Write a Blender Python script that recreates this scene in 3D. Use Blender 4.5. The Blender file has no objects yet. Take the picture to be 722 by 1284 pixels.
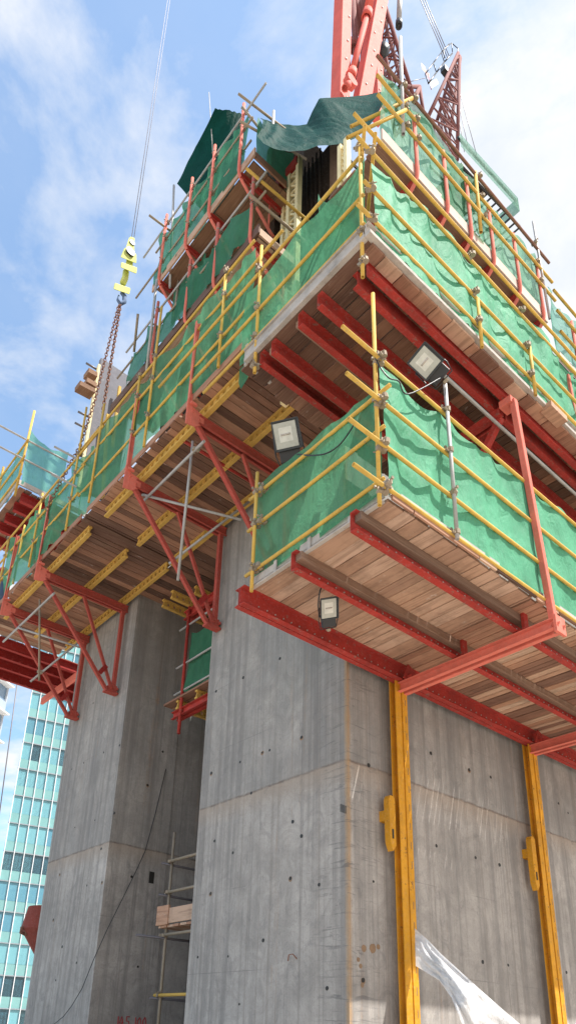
import bpy, bmesh, math, random
from mathutils import Vector, Matrix, noise
random.seed(7)
rnd = random.random
def U(a, b): return a + (b - a) * rnd()
SC = bpy.context.scene
COL = SC.collection
V = Vector
# ---------------------------------------------------------------- camera (solved from the photograph's vanishing points)
FPX, PITCH, YAW, ROLL, CX, CY = 914.861, 0.38999775, 0.89347604, 0.04116881, 326.861, 927.954
EYE = V((0, 0, 1.6))
fw = V((math.cos(YAW)*math.cos(PITCH), math.sin(YAW)*math.cos(PITCH), math.sin(PITCH)))
r0 = V((math.sin(YAW), -math.cos(YAW), 0)); u0 = r0.cross(fw)
RT = r0*math.cos(ROLL) + u0*math.sin(ROLL); UP = -r0*math.sin(ROLL) + u0*math.cos(ROLL)
cam = bpy.data.cameras.new("camera"); co = bpy.data.objects.new("camera", cam); COL.objects.link(co)
co.matrix_world = Matrix.Translation(EYE) @ Matrix((RT, UP, -fw)).transposed().to_4x4()
cam.sensor_fit = 'HORIZONTAL'; cam.sensor_width = 36; cam.lens = FPX/722*36
cam.shift_x = (361-CX)/722; cam.shift_y = (CY-642)/722
cam.clip_start = 0.1; cam.clip_end = 8000
SC.camera = co
def ray(x, y): return RT*((x-CX)/FPX) + UP*(-(y-CY)/FPX) + fw
def at(x, y, ax, val):
    """where the sight line of a photo pixel meets the plane (x, y or z) = val"""
    d = ray(x, y); t = (val-EYE[ax])/d[ax]; return EYE + d*t
# ---------------------------------------------------------------- node materials
def newmat(name):
    m = bpy.data.materials.new(name); m.use_nodes = True
    nt = m.node_tree; nt.nodes.clear()
    out = nt.nodes.new('ShaderNodeOutputMaterial')
    return m, nt, out
class N:
    def __init__(s, nt): s.nt = nt
    def n(s, t, **k):
        o = s.nt.nodes.new(t)
        for a, b in k.items(): setattr(o, a, b)
        return o
    def l(s, a, b): s.nt.links.new(a, b)
    def pos(s):
        return s.n('ShaderNodeNewGeometry').outputs['Position']
    def mapped(s, vec, sc, off=(0, 0, 0)):
        m = s.n('ShaderNodeMapping'); m.inputs['Scale'].default_value = sc; m.inputs['Location'].default_value = off
        s.l(vec, m.inputs['Vector']); return m.outputs[0]
    def noise(s, vec, scale=1, detail=4, rough=.6, dist=0, sc=None, off=(0, 0, 0)):
        if sc: vec = s.mapped(vec, sc, off)
        m = s.n('ShaderNodeTexNoise'); m.inputs['Scale'].default_value = scale; m.inputs['Detail'].default_value = detail
        m.inputs['Roughness'].default_value = rough; m.inputs['Distortion'].default_value = dist
        s.l(vec, m.inputs['Vector']); return m.outputs['Fac']
    def ramp(s, fac, pts, interp='LINEAR'):
        m = s.n('ShaderNodeValToRGB'); m.color_ramp.interpolation = interp
        e = m.color_ramp.elements
        while len(e) > 1: e.remove(e[0])
        e[0].position = pts[0][0]; c = pts[0][1]; e[0].color = (*c, 1) if isinstance(c, tuple) else (c, c, c, 1)
        for p, c in pts[1:]:
            q = e.new(p); q.color = (*c, 1) if isinstance(c, tuple) else (c, c, c, 1)
        s.l(fac, m.inputs['Fac']); return m.outputs['Color']
    def mix(s, fac, a, b, mode='MIX'):
        m = s.n('ShaderNodeMix', data_type='RGBA', blend_type=mode)
        for v, i in ((fac, 0), (a, 6), (b, 7)):
            if isinstance(v, (int, float)): m.inputs[i].default_value = v if i == 0 else (v, v, v, 1)
            elif isinstance(v, tuple): m.inputs[i].default_value = (*v, 1)
            else: s.l(v, m.inputs[i])
        return m.outputs[2]
    def math(s, op, a, b=None, clamp=False):
        m = s.n('ShaderNodeMath', operation=op, use_clamp=clamp)
        for i, v in enumerate((a, b)):
            if v is None: continue
            if isinstance(v, (int, float)): m.inputs[i].default_value = v
            else: s.l(v, m.inputs[i])
        return m.outputs[0]
    def bump(s, h, strength=.3, dist=.01):
        m = s.n('ShaderNodeBump'); m.inputs['Strength'].default_value = strength; m.inputs['Distance'].default_value = dist
        s.l(h, m.inputs['Height']); return m.outputs[0]
    def bsdf(s, col, rough=.6, metal=0, nrm=None, **k):
        m = s.n('ShaderNodeBsdfPrincipled')
        for v, i in ((col, 'Base Color'), (rough, 'Roughness'), (metal, 'Metallic')):
            if isinstance(v, (int, float)): m.inputs[i].default_value = v
            elif isinstance(v, tuple): m.inputs[i].default_value = (*v, 1)
            else: s.l(v, m.inputs[i])
        if nrm: s.l(nrm, m.inputs['Normal'])
        for a, b in k.items(): m.inputs[a.replace('_', ' ')].default_value = b
        return m.outputs[0]
def paint(name, col, wear=(.25, .14, .09), amount=.38, rough=.5, var=.12, metal=0, dirt=.4, scale=1.0):
    m, nt, out = newmat(name); g = N(nt); p = g.pos()
    big = g.noise(p, 1.7*scale, 5, .65); fine = g.noise(p, 28*scale, 5, .75); spots = g.noise(p, 9*scale, 8, .8)
    c = g.mix(g.ramp(big, [(.3, 0), (.7, 1)]), tuple(min(1, x*(1-var)) for x in col), tuple(min(1, x*(1+var)) for x in col))
    pale = tuple(min(1, x*.75+.16) for x in col)
    c = g.mix(g.math('MULTIPLY', g.ramp(fine, [(.5, 0), (.72, 1)]), .45), c, pale)
    lo = .72-amount*.22
    c = g.mix(g.ramp(spots, [(lo, 0), (lo+.04, 1)]), c, wear)
    c = g.mix(g.math('MULTIPLY', g.ramp(g.noise(p, 4*scale, 6, .7), [(.45, 0), (.75, 1)]), dirt), c, tuple(x*.45+.02 for x in col))
    r = g.math('ADD', g.math('MULTIPLY', fine, .3), rough+.08)
    g.l(g.bsdf(c, r, metal, g.bump(g.noise(p, 60*scale, 4), .25, .003), Specular_IOR_Level=.22), out.inputs[0]); return m
def wood(name, along, cols, splash=.5, dark=.35, spec=.3):
    """planks: grain along one world axis, per-plank tint from the mesh attribute"""
    m, nt, out = newmat(name); g = N(nt); p = g.pos()
    at_ = g.n('ShaderNodeAttribute', attribute_name='tint').outputs['Fac']
    s1 = [11, 11, 11]; s1[along] = .8; s2 = [60, 60, 60]; s2[along] = 2.0
    shift = g.n('ShaderNodeVectorMath', operation='ADD')
    comb = g.n('ShaderNodeCombineXYZ')
    for i in range(3): g.l(g.math('MULTIPLY', at_, 17.3+i*5), comb.inputs[i])
    g.l(p, shift.inputs[0]); g.l(comb.outputs[0], shift.inputs[1]); q = shift.outputs[0]
    gr = g.noise(q, 1, 6, .65, 1.2, sc=tuple(s1)); gf = g.noise(q, 1, 4, .7, .3, sc=tuple(s2))
    c = g.ramp(at_, cols)
    c = g.mix(g.math('MULTIPLY', g.ramp(gr, [(.33, 1), (.52, 0)]), .5), c, (.12, .055, .032))
    c = g.mix(g.math('MULTIPLY', g.ramp(gf, [(.45, 0), (.75, 1)]), .22), c, (.62, .43, .30))
    bl = g.noise(q, 1.6, 6, .7)
    c = g.mix(g.math('MULTIPLY', g.ramp(bl, [(.5, 0), (.72, 1)]), dark), c, (.07, .038, .026))
    sp = [9, 9, 9]; sp[along] = 3
    c = g.mix(g.math('MULTIPLY', g.ramp(g.noise(p, 1, 7, .8, 0, sc=tuple(sp), off=(3, 8, 1)), [(.62, 0), (.69, 1)]), splash), c, (.62, .6, .56))
    g.l(g.bsdf(c, .8, 0, g.bump(gf, .35, .004), Specular_IOR_Level=spec), out.inputs[0]); return m
def flat(name, col, rough=.6, metal=0, var=.15, sc=6, bump=.15):
    m, nt, out = newmat(name); g = N(nt); p = g.pos()
    f = g.noise(p, sc, 6, .7)
    c = g.mix(g.ramp(f, [(.3, 0), (.7, 1)]), tuple(x*(1-var) for x in col), tuple(min(1, x*(1+var)) for x in col))
    g.l(g.bsdf(c, rough, metal, g.bump(g.noise(p, sc*9, 4), bump, .004)), out.inputs[0]); return m
def netmat(name, col, see=.15, trans=.4, col2=None, pale=.3, spec=.18):
    """woven plastic sheet: diffuse + translucent cloth with a fine open weave"""
    m, nt, out = newmat(name); g = N(nt); p = g.pos()
    big = g.noise(p, 1.3, 5, .65, .5); st = g.noise(p, 7, 6, .75)
    c2 = col2 or tuple(x*1.25+.01 for x in col)
    c = g.mix(g.ramp(big, [(.3, 0), (.7, 1)]), tuple(x*.85 for x in col), c2)
    c = g.mix(g.math('MULTIPLY', g.ramp(st, [(.56, 0), (.75, 1)]), .18), c, tuple(min(1, x*.5+pale) for x in col))
    c = g.mix(g.math('MULTIPLY', g.ramp(g.noise(p, 1, 5, .7, 0, sc=(14, 14, 1.1)), [(.55, 0), (.75, 1)]), .22), c, tuple(x*.5 for x in col))
    c = g.mix(g.math('MULTIPLY', g.ramp(g.noise(p, 1, 7, .8, .5, sc=(3, 3, 2)), [(.5, 0), (.66, 1)]), .14), c, tuple(x*.62+.15*pale for x in col))
    wv0 = g.noise(p, 1, 2, .5, 0, sc=(160, 160, 22)); c = g.mix(g.math('MULTIPLY', g.ramp(wv0, [(.4, 0), (.6, 1)]), .22), c, tuple(x*.55 for x in col))
    bp = g.bump(g.math('ADD', g.noise(p, 1, 6, .62, .8, sc=(5, 5, 2.2)), g.math('MULTIPLY', g.noise(p, 1, 5, .6, 1.2, sc=(9, 9, 2.2)), .3)), .7, .06)
    pr = g.bsdf(c, .62, 0, bp, Specular_IOR_Level=spec)
    tr = g.n('ShaderNodeBsdfTranslucent'); g.l(c, tr.inputs[0]); g.l(bp, tr.inputs['Normal'])
    mx = g.n('ShaderNodeMixShader'); mx.inputs[0].default_value = trans; g.l(pr, mx.inputs[1]); g.l(tr.outputs[0], mx.inputs[2])
    tp = g.n('ShaderNodeBsdfTransparent'); tp.inputs[0].default_value = tuple(min(1, .55+x) for x in col)+(1,)
    m2 = g.n('ShaderNodeMixShader')
    wv = g.ramp(g.noise(p, 3, 4, .6), [(.3, see*.6), (.7, see*1.35)])
    g.l(wv, m2.inputs[0]); g.l(mx.outputs[0], m2.inputs[1]); g.l(tp.outputs[0], m2.inputs[2]); g.l(m2.outputs[0], out.inputs[0])
    return m
def concrete():
    m, nt, out = newmat('cast_concrete'); g = N(nt); p = g.pos()
    xyz = g.n('ShaderNodeSeparateXYZ'); g.l(p, xyz.inputs[0]); X, Y, Z = xyz.outputs
    blot = g.noise(p, .8, 7, .68, .4); med = g.noise(p, 3.2, 9, .78, .6); fine = g.noise(p, 38, 5, .7)
    stv = g.noise(p, 1, 5, .62, 0, sc=(5.5, 5.5, .10)); stf = g.noise(p, 1, 5, .7, 0, sc=(34, 34, .35))
    stw = g.noise(p, 1, 4, .6, 0, sc=(13, 13, .16), off=(4, 2, 7))
    c = g.mix(g.ramp(blot, [(.3, 0), (.7, 1)]), (.315, .295, .275), (.52, .485, .45))
    jt0 = g.math('GREATER_THAN', Z, 5.19); c = g.mix(g.math('MULTIPLY', jt0, g.ramp(g.noise(p, 1, 6, .7, 1.2, sc=(1.1, 1.1, .5), off=(5, 1, 3)), [(.35, .05), (.7, .5)])), c, (.185, .178, .168))
    # upper pours keep a cool blue-grey film, the lower one is paler
    up = g.ramp(g.math('ADD', Z, g.math('MULTIPLY', g.math('SUBTRACT', med, .5), .12)), [(0, 0), (1, 1)])
    jt = g.math('GREATER_THAN', g.math('ADD', Z, g.math('MULTIPLY', g.math('SUBTRACT', g.noise(p, 2.5, 5, .7), .5), .05)), 5.19)
    blue = g.math('MULTIPLY', g.ramp(g.noise(p, 1, 5, .7, .6, sc=(1.5, 1.5, .7)), [(.38, 0), (.62, 1)]), g.math('ADD', g.math('MULTIPLY', jt, .5), .08))
    c = g.mix(g.math('MULTIPLY', blue, .75), c, (.225, .232, .236))
    c = g.mix(g.math('MULTIPLY', g.ramp(stv, [(.47, 0), (.6, 1)]), .5), c, (.15, .142, .14))
    c = g.mix(g.math('MULTIPLY', g.ramp(stw, [(.56, 0), (.66, 1)]), .38), c, (.20, .17, .15))
    c = g.mix(g.math('MULTIPLY', g.ramp(stf, [(.48, 0), (.72, 1)]), .30), c, (.52, .49, .46))
    c = g.mix(g.math('MULTIPLY', g.ramp(stf, [(.25, 1), (.42, 0)]), .30), c, (.19, .18, .17))
    # rust and slurry runs
    ru = g.math('MULTIPLY', g.ramp(g.noise(p, 1, 5, .7, .2, sc=(3.3, 3.3, .14), off=(9, 3, 2)), [(.6, 0), (.68, 1)]), g.ramp(med, [(.4, 0), (.7, 1)]))
    c = g.mix(g.math('MULTIPLY', ru, .6), c, (.38, .22, .11))
    # board panel seams every 1.22 m and the pour joint with its brown band
    fr = g.math('FRACT', g.math('DIVIDE', g.math('ADD', Z, .55), 1.22))
    seam = g.math('LESS_THAN', g.math('ABSOLUTE', g.math('SUBTRACT', fr, .5)), .0045)
    c = g.mix(g.math('MULTIPLY', seam, g.ramp(g.noise(p, 1.4, 4), [(.5, 0), (.66, .5)])), c, (.15, .14, .14))
    dz = g.math('ADD', g.math('SUBTRACT', Z, 5.19), g.math('MULTIPLY', g.math('SUBTRACT', g.noise(p, 1.6, 6, .75), .5), .09))
    c = g.mix(g.math('MULTIPLY', g.ramp(g.noise(p, 2.1, 9, .75, 1.5), [(.42, 0), (.6, 1)]), .38), c, (.20, .188, .175))
    band = g.math('MULTIPLY', g.math('LESS_THAN', dz, 0), g.ramp(g.math('ADD', dz, 1), [(.62, 0), (.99, 1)]))
    c = g.mix(g.math('MULTIPLY', band, .6), c, (.36, .28, .21))
    line = g.ramp(g.math('ABSOLUTE', dz), [(.004, 1), (.028, 0)])
    c = g.mix(g.math('MULTIPLY', line, g.ramp(med, [(.38, .12), (.62, .85)])), c, (.12, .09, .075))
    # rust line down the near arris and scrapes beside it
    dx = g.math('ABSOLUTE', g.math('SUBTRACT', X, 6.775)); dy = g.math('ABSOLUTE', g.math('SUBTRACT', Y, 6.515))
    dc = g.math('ADD', g.math('ADD', dx, dy), g.math('MULTIPLY', g.math('SUBTRACT', g.noise(p, 5, 5, .7), .5), .06))
    c = g.mix(g.math('MULTIPLY', g.ramp(dc, [(.02, 1), (.075, 0)]), .75), c, (.37, .23, .11))
    scr = g.ramp(g.noise(p, 1, 6, .7, 1.0, sc=(1.6, 1.6, 16)), [(.56, 0), (.63, 1)])
    c = g.mix(g.math('MULTIPLY', g.math('MULTIPLY', scr, g.ramp(dc, [(.3, 1), (.75, 0)])), .55), c, (.10, .10, .105))
    c = g.mix(g.math('MULTIPLY', g.ramp(fine, [(.35, 1), (.5, 0)]), .25), c, (.16, .155, .15))
    c = g.mix(g.math('MULTIPLY', g.ramp(g.noise(p, 1, 8, .75, 2.5, sc=(2.2, 2.2, 1.1), off=(1, 7, 2)), [(.55, 0), (.62, 1)]), .35), c, (.17, .165, .165))
    pores = g.ramp(g.noise(p, 16, 8, .85), [(.28, 1), (.33, 0)])
    c = g.mix(g.math('MULTIPLY', pores, .8), c, (.07, .065, .06))
    h = g.math('ADD', g.math('ADD', fine, g.math('MULTIPLY', stf, 1.2)), g.math('ADD', g.math('MULTIPLY', pores, -2), g.math('MULTIPLY', line, -2)))
    g.l(g.bsdf(c, .82, 0, g.bump(h, .35, .006), Specular_IOR_Level=.3), out.inputs[0]); return m
BR = [(0, (.075, .042, .032)), (.22, (.18, .095, .068)), (.5, (.36, .185, .12)), (.75, (.48, .275, .18)), (1, (.58, .42, .31))]
BL = [(0, (.16, .09, .062)), (.2, (.33, .20, .14)), (.5, (.48, .30, .205)), (.8, (.55, .38, .285)), (1, (.62, .47, .36))]
M = dict(
 red=paint('red_steel_paint', (.37, .036, .027), (.22, .15, .125), .6, .55, var=.2, dirt=.65),
 redp=paint('pale_red_steel_paint', (.66, .17, .125), (.32, .19, .15), .46, .6),  # paler red for posts, plates and cross channels
 redb=paint('bracket_red_paint', (.38, .068, .05), (.19, .12, .10), .5, .6),
 redd=paint('shade_dark_red_paint', (.30, .022, .018), (.12, .05, .04), .35, .5),  # red with the shade on the far beams put into the colour
 yel=paint('yellow_tube_paint', (.63, .40, .085), (.40, .30, .20), .62, .5, scale=2),
 yelr=paint('yellow_rail_paint', (.64, .30, .02), (.16, .08, .04), .55, .5, var=.2),
 yelb=paint('yellow_beam_paint', (.58, .36, .085), (.26, .16, .08), .5, .6, scale=1.6),
 cream=paint('cream_girder_paint', (.88, .76, .46), (.45, .3, .15), .35, .6),
 galv=paint('galvanised_tube', (.42, .41, .40), (.24, .18, .13), .30, .42, metal=.35, scale=2),
 rusty=paint('shade_dark_rusty_steel', (.045, .030, .022), (.02, .016, .015), .5, .8, scale=.8),  # rusty steel, colour darkened to imitate the unlit space behind the girders
 clamp=paint('coupler_steel', (.34, .28, .21), (.2, .11, .07), .4, .5, metal=.4, scale=3),
 white=paint('toe_board_paint', (.46, .42, .385), (.24, .17, .12), .5, .7, dirt=.75),
 greyp=paint('grey_panel', (.20, .20, .23), (.36, .34, .33), .6, .6),
 toe=paint('pale_toe_board', (.60, .47, .40), (.35, .25, .2), .4, .7),
 hoist=flat('pale_steel_rope', (.30, .30, .36), .6, .2),
 lime=paint('lime_block_paint', (.60, .64, .20), (.35, .36, .2), .4, .55),
 wx=wood('timber_grain_x', 0, BR), wy=wood('timber_grain_y', 1, BR), wl=wood('pale_timber_grain_y', 1, BL, .75, .48),
 wz=wood('timber_bearer', 0, [(0, (.15, .095, .07)), (1, (.32, .21, .15))], .4, .3),
 chip=wood('chipboard', 1, [(0, (.20, .105, .06)), (1, (.30, .17, .10))], .3, .3),
 conc=concrete(),
 hole=flat('hole_shadow', (.02, .018, .016)), rusthole=flat('rust_plug', (.24, .15, .085)),
 black=flat('black_plastic', (.018, .019, .022), .45), lamp=flat('lamp_housing', (.035, .04, .045), .4, .3),
 rope=flat('steel_rope', (.16, .15, .16), .5, .5), chain=paint('rusty_chain', (.24, .12, .085), (.13, .07, .05), .4, .7, scale=3),
 crane=paint('crane_red_paint', (.66, .12, .09), (.3, .1, .08), .25, .5, scale=.5),
 craned=paint('crane_lattice_paint', (.20, .075, .07), (.12, .06, .05), .3, .6, scale=.6),
 mark=flat('red_marker_paint', (.42, .02, .025), .5), blue=flat('blue_cloth', (.10, .16, .28), .8), skin=flat('skin', (.32, .17, .11), .6),
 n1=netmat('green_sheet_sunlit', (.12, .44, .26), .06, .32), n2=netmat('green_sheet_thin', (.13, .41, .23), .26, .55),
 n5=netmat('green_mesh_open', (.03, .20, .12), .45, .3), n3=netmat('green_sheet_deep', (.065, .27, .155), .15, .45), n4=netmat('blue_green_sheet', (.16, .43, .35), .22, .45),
 tarp=netmat('dark_green_tarpaulin', (.004, .045, .037), .0, .04, (.006, .062, .051), .0, .04), film=netmat('white_plastic_film', (.82, .83, .85), .05, .25, (.85, .86, .88)),
)
def glassmat(name, col, rough=.08):
    m, nt, out = newmat(name); g = N(nt); p = g.pos()
    c = g.mix(g.ramp(g.noise(p, 9, 5, .7), [(.3, 0), (.7, 1)]), tuple(x*.75 for x in col), col)
    g.l(g.bsdf(c, rough, 0, g.bump(g.noise(p, 14, 3), .1, .01), Specular_IOR_Level=.8, Coat_Weight=.5), out.inputs[0]); return m
M['reflector'] = glassmat('lamp_reflector', (.62, .62, .56), .2)
M['lens'] = glassmat('lamp_glass', (.42, .43, .38))
# ---------------------------------------------------------------- mesh builder
class MB:
    def __init__(s): s.v = []; s.f = []; s.t = []; s.smooth = []; s.mi = []
    def add(s, vs, fs, tint=None, smooth=False, mi=0):
        b = len(s.v); s.v += [V(v) for v in vs]; t = rnd() if tint is None else tint
        s.t += [t]*len(vs)
        for f in fs: s.f.append([b+i for i in f]); s.smooth.append(smooth); s.mi.append(mi)
    def hexa(s, c, **k):
        s.add(c, [(0, 3, 2, 1), (4, 5, 6, 7), (0, 1, 5, 4), (1, 2, 6, 5), (2, 3, 7, 6), (3, 0, 4, 7)], **k)
    def box(s, a, b, **k):
        x0, y0, z0 = a; x1, y1, z1 = b
        s.hexa([(x0, y0, z0), (x1, y0, z0), (x1, y1, z0), (x0, y1, z0), (x0, y0, z1), (x1, y0, z1), (x1, y1, z1), (x0, y1, z1)], **k)
    def bar(s, p, q, w, h, up=(0, 0, 1), **k):
        """rectangular bar: w across, h along up"""
        p, q = V(p), V(q); d = (q-p).normalized(); a = d.cross(V(up)).normalized(); b = a.cross(d).normalized()
        a *= w/2; b *= h/2
        s.hexa([p-a-b, p+a-b, p+a+b, p-a+b, q-a-b, q+a-b, q+a+b, q-a+b], **k)
    def extr(s, p, q, prof, up=(0, 0, 1), **k):
        """closed profile [(a,b)] swept p->q; a to the right of travel, b along up"""
        p, q = V(p), V(q); d = (q-p).normalized(); a = d.cross(V(up)).normalized(); b = a.cross(d).normalized(); n = len(prof)
        vs = [p+a*x+b*y for x, y in prof]+[q+a*x+b*y for x, y in prof]
        fs = [(i, (i+1) % n, n+(i+1) % n, n+i) for i in range(n)]
        s.add(vs, fs+[tuple(range(n-1, -1, -1)), tuple(range(n, 2*n))], **k)
    def tube(s, p, q, r=.0242, n=10, bow=0, **k):
        p, q = V(p), V(q); L = (q-p).length; d = (q-p).normalized()
        a = d.orthogonal().normalized(); b = d.cross(a)
        st = [(0, r*.72, min(.08, L*.2)), (0, r*.78, 0), (0, r, 0)]
        m = max(1, int(L/1.0)) if bow else 1
        rings = [(p+d*st[0][2], st[0][1]), (p, st[1][1])]
        for i in range(m+1):
            t = i/m; off = V((0, 0, -bow*4*t*(1-t)))
            rings.append((p+(q-p)*t+off, r))
        rings += [(q, st[1][1]), (q-d*st[0][2], st[0][1])]
        vs = []; fs = []
        for c, rr in rings:
            for i in range(n):
                w = 2*math.pi*i/n; vs.append(c+a*math.cos(w)*rr+b*math.sin(w)*rr)
        for j in range(len(rings)-1):
            for i in range(n): fs.append((j*n+i, j*n+(i+1) % n, (j+1)*n+(i+1) % n, (j+1)*n+i))
        e = (len(rings)-1)*n
        fs += [tuple(range(n-1, -1, -1)), tuple(e+i for i in range(n))]
        k.setdefault('smooth', True); s.add(vs, fs, **k)
    def path(s, pts, r, n=6, **k):
        pts = [V(p) for p in pts]; vs = []; fs = []; a = None
        for j, c in enumerate(pts):
            d = (pts[min(j+1, len(pts)-1)]-pts[max(j-1, 0)]).normalized()
            a = d.orthogonal().normalized() if a is None else (a-d*a.dot(d)).normalized()
            b = d.cross(a); rr = r[j] if isinstance(r, (list, tuple)) else r
            for i in range(n):
                w = 2*math.pi*i/n; vs.append(c+a*math.cos(w)*rr+b*math.sin(w)*rr)
        for j in range(len(pts)-1):
            for i in range(n): fs.append((j*n+i, j*n+(i+1) % n, (j+1)*n+(i+1) % n, (j+1)*n+i))
        e = (len(pts)-1)*n; fs += [tuple(range(n-1, -1, -1)), tuple(e+i for i in range(n))]
        k.setdefault('smooth', True); s.add(vs, fs, **k)
    def disc(s, c, nrm, r, n=10, h=.006, **k):
        c, nrm = V(c), V(nrm).normalized(); a = nrm.orthogonal().normalized(); b = nrm.cross(a)
        vs = [c+nrm*z+a*math.cos(2*math.pi*i/n)*r*U(.8, 1.15)+b*math.sin(2*math.pi*i/n)*r for z in (-.01, h) for i in range(n)]
        s.add(vs, [tuple(range(n, 2*n))]+[(i, (i+1) % n, n+(i+1) % n, n+i) for i in range(n)], **k)
ROOT = {}
def base(o):
    while o.parent: o = o.parent
    return ROOT.get(o.name, V((0, 0, 0)))
def tag(o, label=None, cat=None, group=None, kind=None):
    for k, v in (('label', label), ('category', cat), ('group', group), ('kind', kind)):
        if v: o[k] = v
    return o
def thing(name, label, cat, loc, group=None):
    o = bpy.data.objects.new(name, None); o.empty_display_size = .2; COL.objects.link(o); o.location = loc; ROOT[o.name] = V(loc)
    return tag(o, label, cat, group)
def obj(name, mb, mat, parent=None, label=None, bev=0, loc=None, solid=0):
    me = bpy.data.meshes.new(name)
    off = base(parent) if parent else (V(loc) if loc is not None else V((0, 0, 0)))
    me.from_pydata([tuple(v-off) for v in mb.v], [], mb.f)
    bm = bmesh.new(); bm.from_mesh(me); bmesh.ops.recalc_face_normals(bm, faces=bm.faces); bm.to_mesh(me); bm.free()
    at_ = me.attributes.new('tint', 'FLOAT', 'POINT'); at_.data.foreach_set('value', mb.t)
    me.polygons.foreach_set('use_smooth', mb.smooth)
    mats = mat if isinstance(mat, (list, tuple)) else [mat]
    for q in mats: me.materials.append(M[q] if isinstance(q, str) else q)
    me.polygons.foreach_set('material_index', mb.mi)
    o = bpy.data.objects.new(name, me); COL.objects.link(o)
    if parent: o.parent = parent
    else: o.location = off; ROOT[o.name] = off
    if bev:
        b = o.modifiers.new('bevel', 'BEVEL'); b.width = bev; b.segments = 1; b.limit_method = 'ANGLE'
    if solid:
        b = o.modifiers.new('solid', 'SOLIDIFY'); b.thickness = solid
    if label: o['label'] = label
    return o
def one(name, mat, parent, fn, *a, bev=0, label=None, **k):
    mb = MB(); getattr(mb, fn)(*a, **k); return obj(name, mb, mat, parent, label, bev)
# ---- one coupler mesh, copied
def coupler_mesh():
    mb = MB(); z = V((0, 0, 0))
    for ax in (V((1, 0, 0)), V((0, 0, 1))):
        o = V((0, .03, 0)) if ax.x else V((0, -.03, 0))
        mb.path([o-ax*.028, o+ax*.028], .037, 8, smooth=False)
        pp = ax.cross(V((0, 1, 0)))
        mb.bar(o+pp*.03-ax*.02, o+pp*.075-ax*.02, .022, .03, up=ax)
        mb.tube(o+pp*.05-V((0, .045, 0)), o+pp*.05+V((0, .045, 0)), .008, 6)
        mb.box(o+pp*.05+V((-.014, .035, -.014)), o+pp*.05+V((.014, .055, .014)))
    return mb
CPL = None
def coupler(p, parent, rz=0):
    """swivel clamp where two tubes cross (part of its tube)"""
    global CPL
    if CPL is None:
        CPL = obj('coupler', coupler_mesh(), 'clamp'); me = CPL.data; bpy.data.objects.remove(CPL); CPL = me
    o = bpy.data.objects.new('coupler', CPL); COL.objects.link(o); o.parent = parent
    o.location = V(p)-base(parent); o.rotation_euler = (U(-.15, .15), U(-.3, .3), rz+U(-.2, .2)+(math.pi if rnd() < .3 else 0))
def tubeobj(name, p, q, parent, mat='yel', r=.0242, bow=0):
    return one(name, mat, parent, 'tube', p, q, r, 10, bow)
# ---- channel section, open side to `side` (+1 right of travel, -1 left)
def chan(mb, p, q, h=.26, w=.085, side=1, t=.011, up=(0, 0, 1), bolts=0, **k):
    s = side
    pr = [(0, -h/2), (s*w, -h/2), (s*w, -h/2+t), (s*t, -h/2+t*1.6), (s*t, h/2-t*1.6), (s*w, h/2-t), (s*w, h/2), (0, h/2)]
    mb.extr(p, q, pr, up, **k)
    if bolts:
        p, q = V(p), V(q); d = (q-p).normalized(); a = d.cross(V(up)).normalized(); L = (q-p).length
        i = .3
        while i < L-.1:
            c = p+d*i+a*(s*t*1.0)-V(up)*h*.12
            mb.disc(c, a*s, .011, 6, .012, mi=1); i += bolts
def deck(parent, name, mat, x0, x1, y0, y1, z, axis, pw=.225, th=.045, jit=.03, lo=0, hi=1, skip=0.0):
    """separate boards side by side; axis = the direction they run in"""
    mb = MB(); a0, a1 = (y0, y1) if axis == 0 else (x0, x1); c = a0
    while c < a1-.05:
        w = min(pw*U(.78, 1.15), a1-c); g = U(.006, .022)
        if rnd() >= skip:
            e0, e1 = U(-jit, jit), U(-jit, jit); dz = U(-.006, .006)
            cuts = [0, 1]
            L = (x1-x0) if axis == 0 else (y1-y0)
            if L > 3 and rnd() < .5: cuts = [0, U(.3, .7), 1]
            for i in range(len(cuts)-1):
                t = lo+(hi-lo)*rnd()
                if axis == 0:
                    mb.box((x0+e0+(x1-x0)*cuts[i]+(.004 if i else 0), c+g/2, z+dz), (x0+e1+(x1-x0)*cuts[i+1], c+w-g/2, z+th+dz), tint=t)
                else:
                    mb.box((c+g/2, y0+e0+(y1-y0)*cuts[i]+(.004 if i else 0), z+dz), (c+w-g/2, y0+e1+(y1-y0)*cuts[i+1], z+th+dz), tint=t)
        c += w
    return obj(name, mb, mat, parent, bev=.003)
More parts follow.
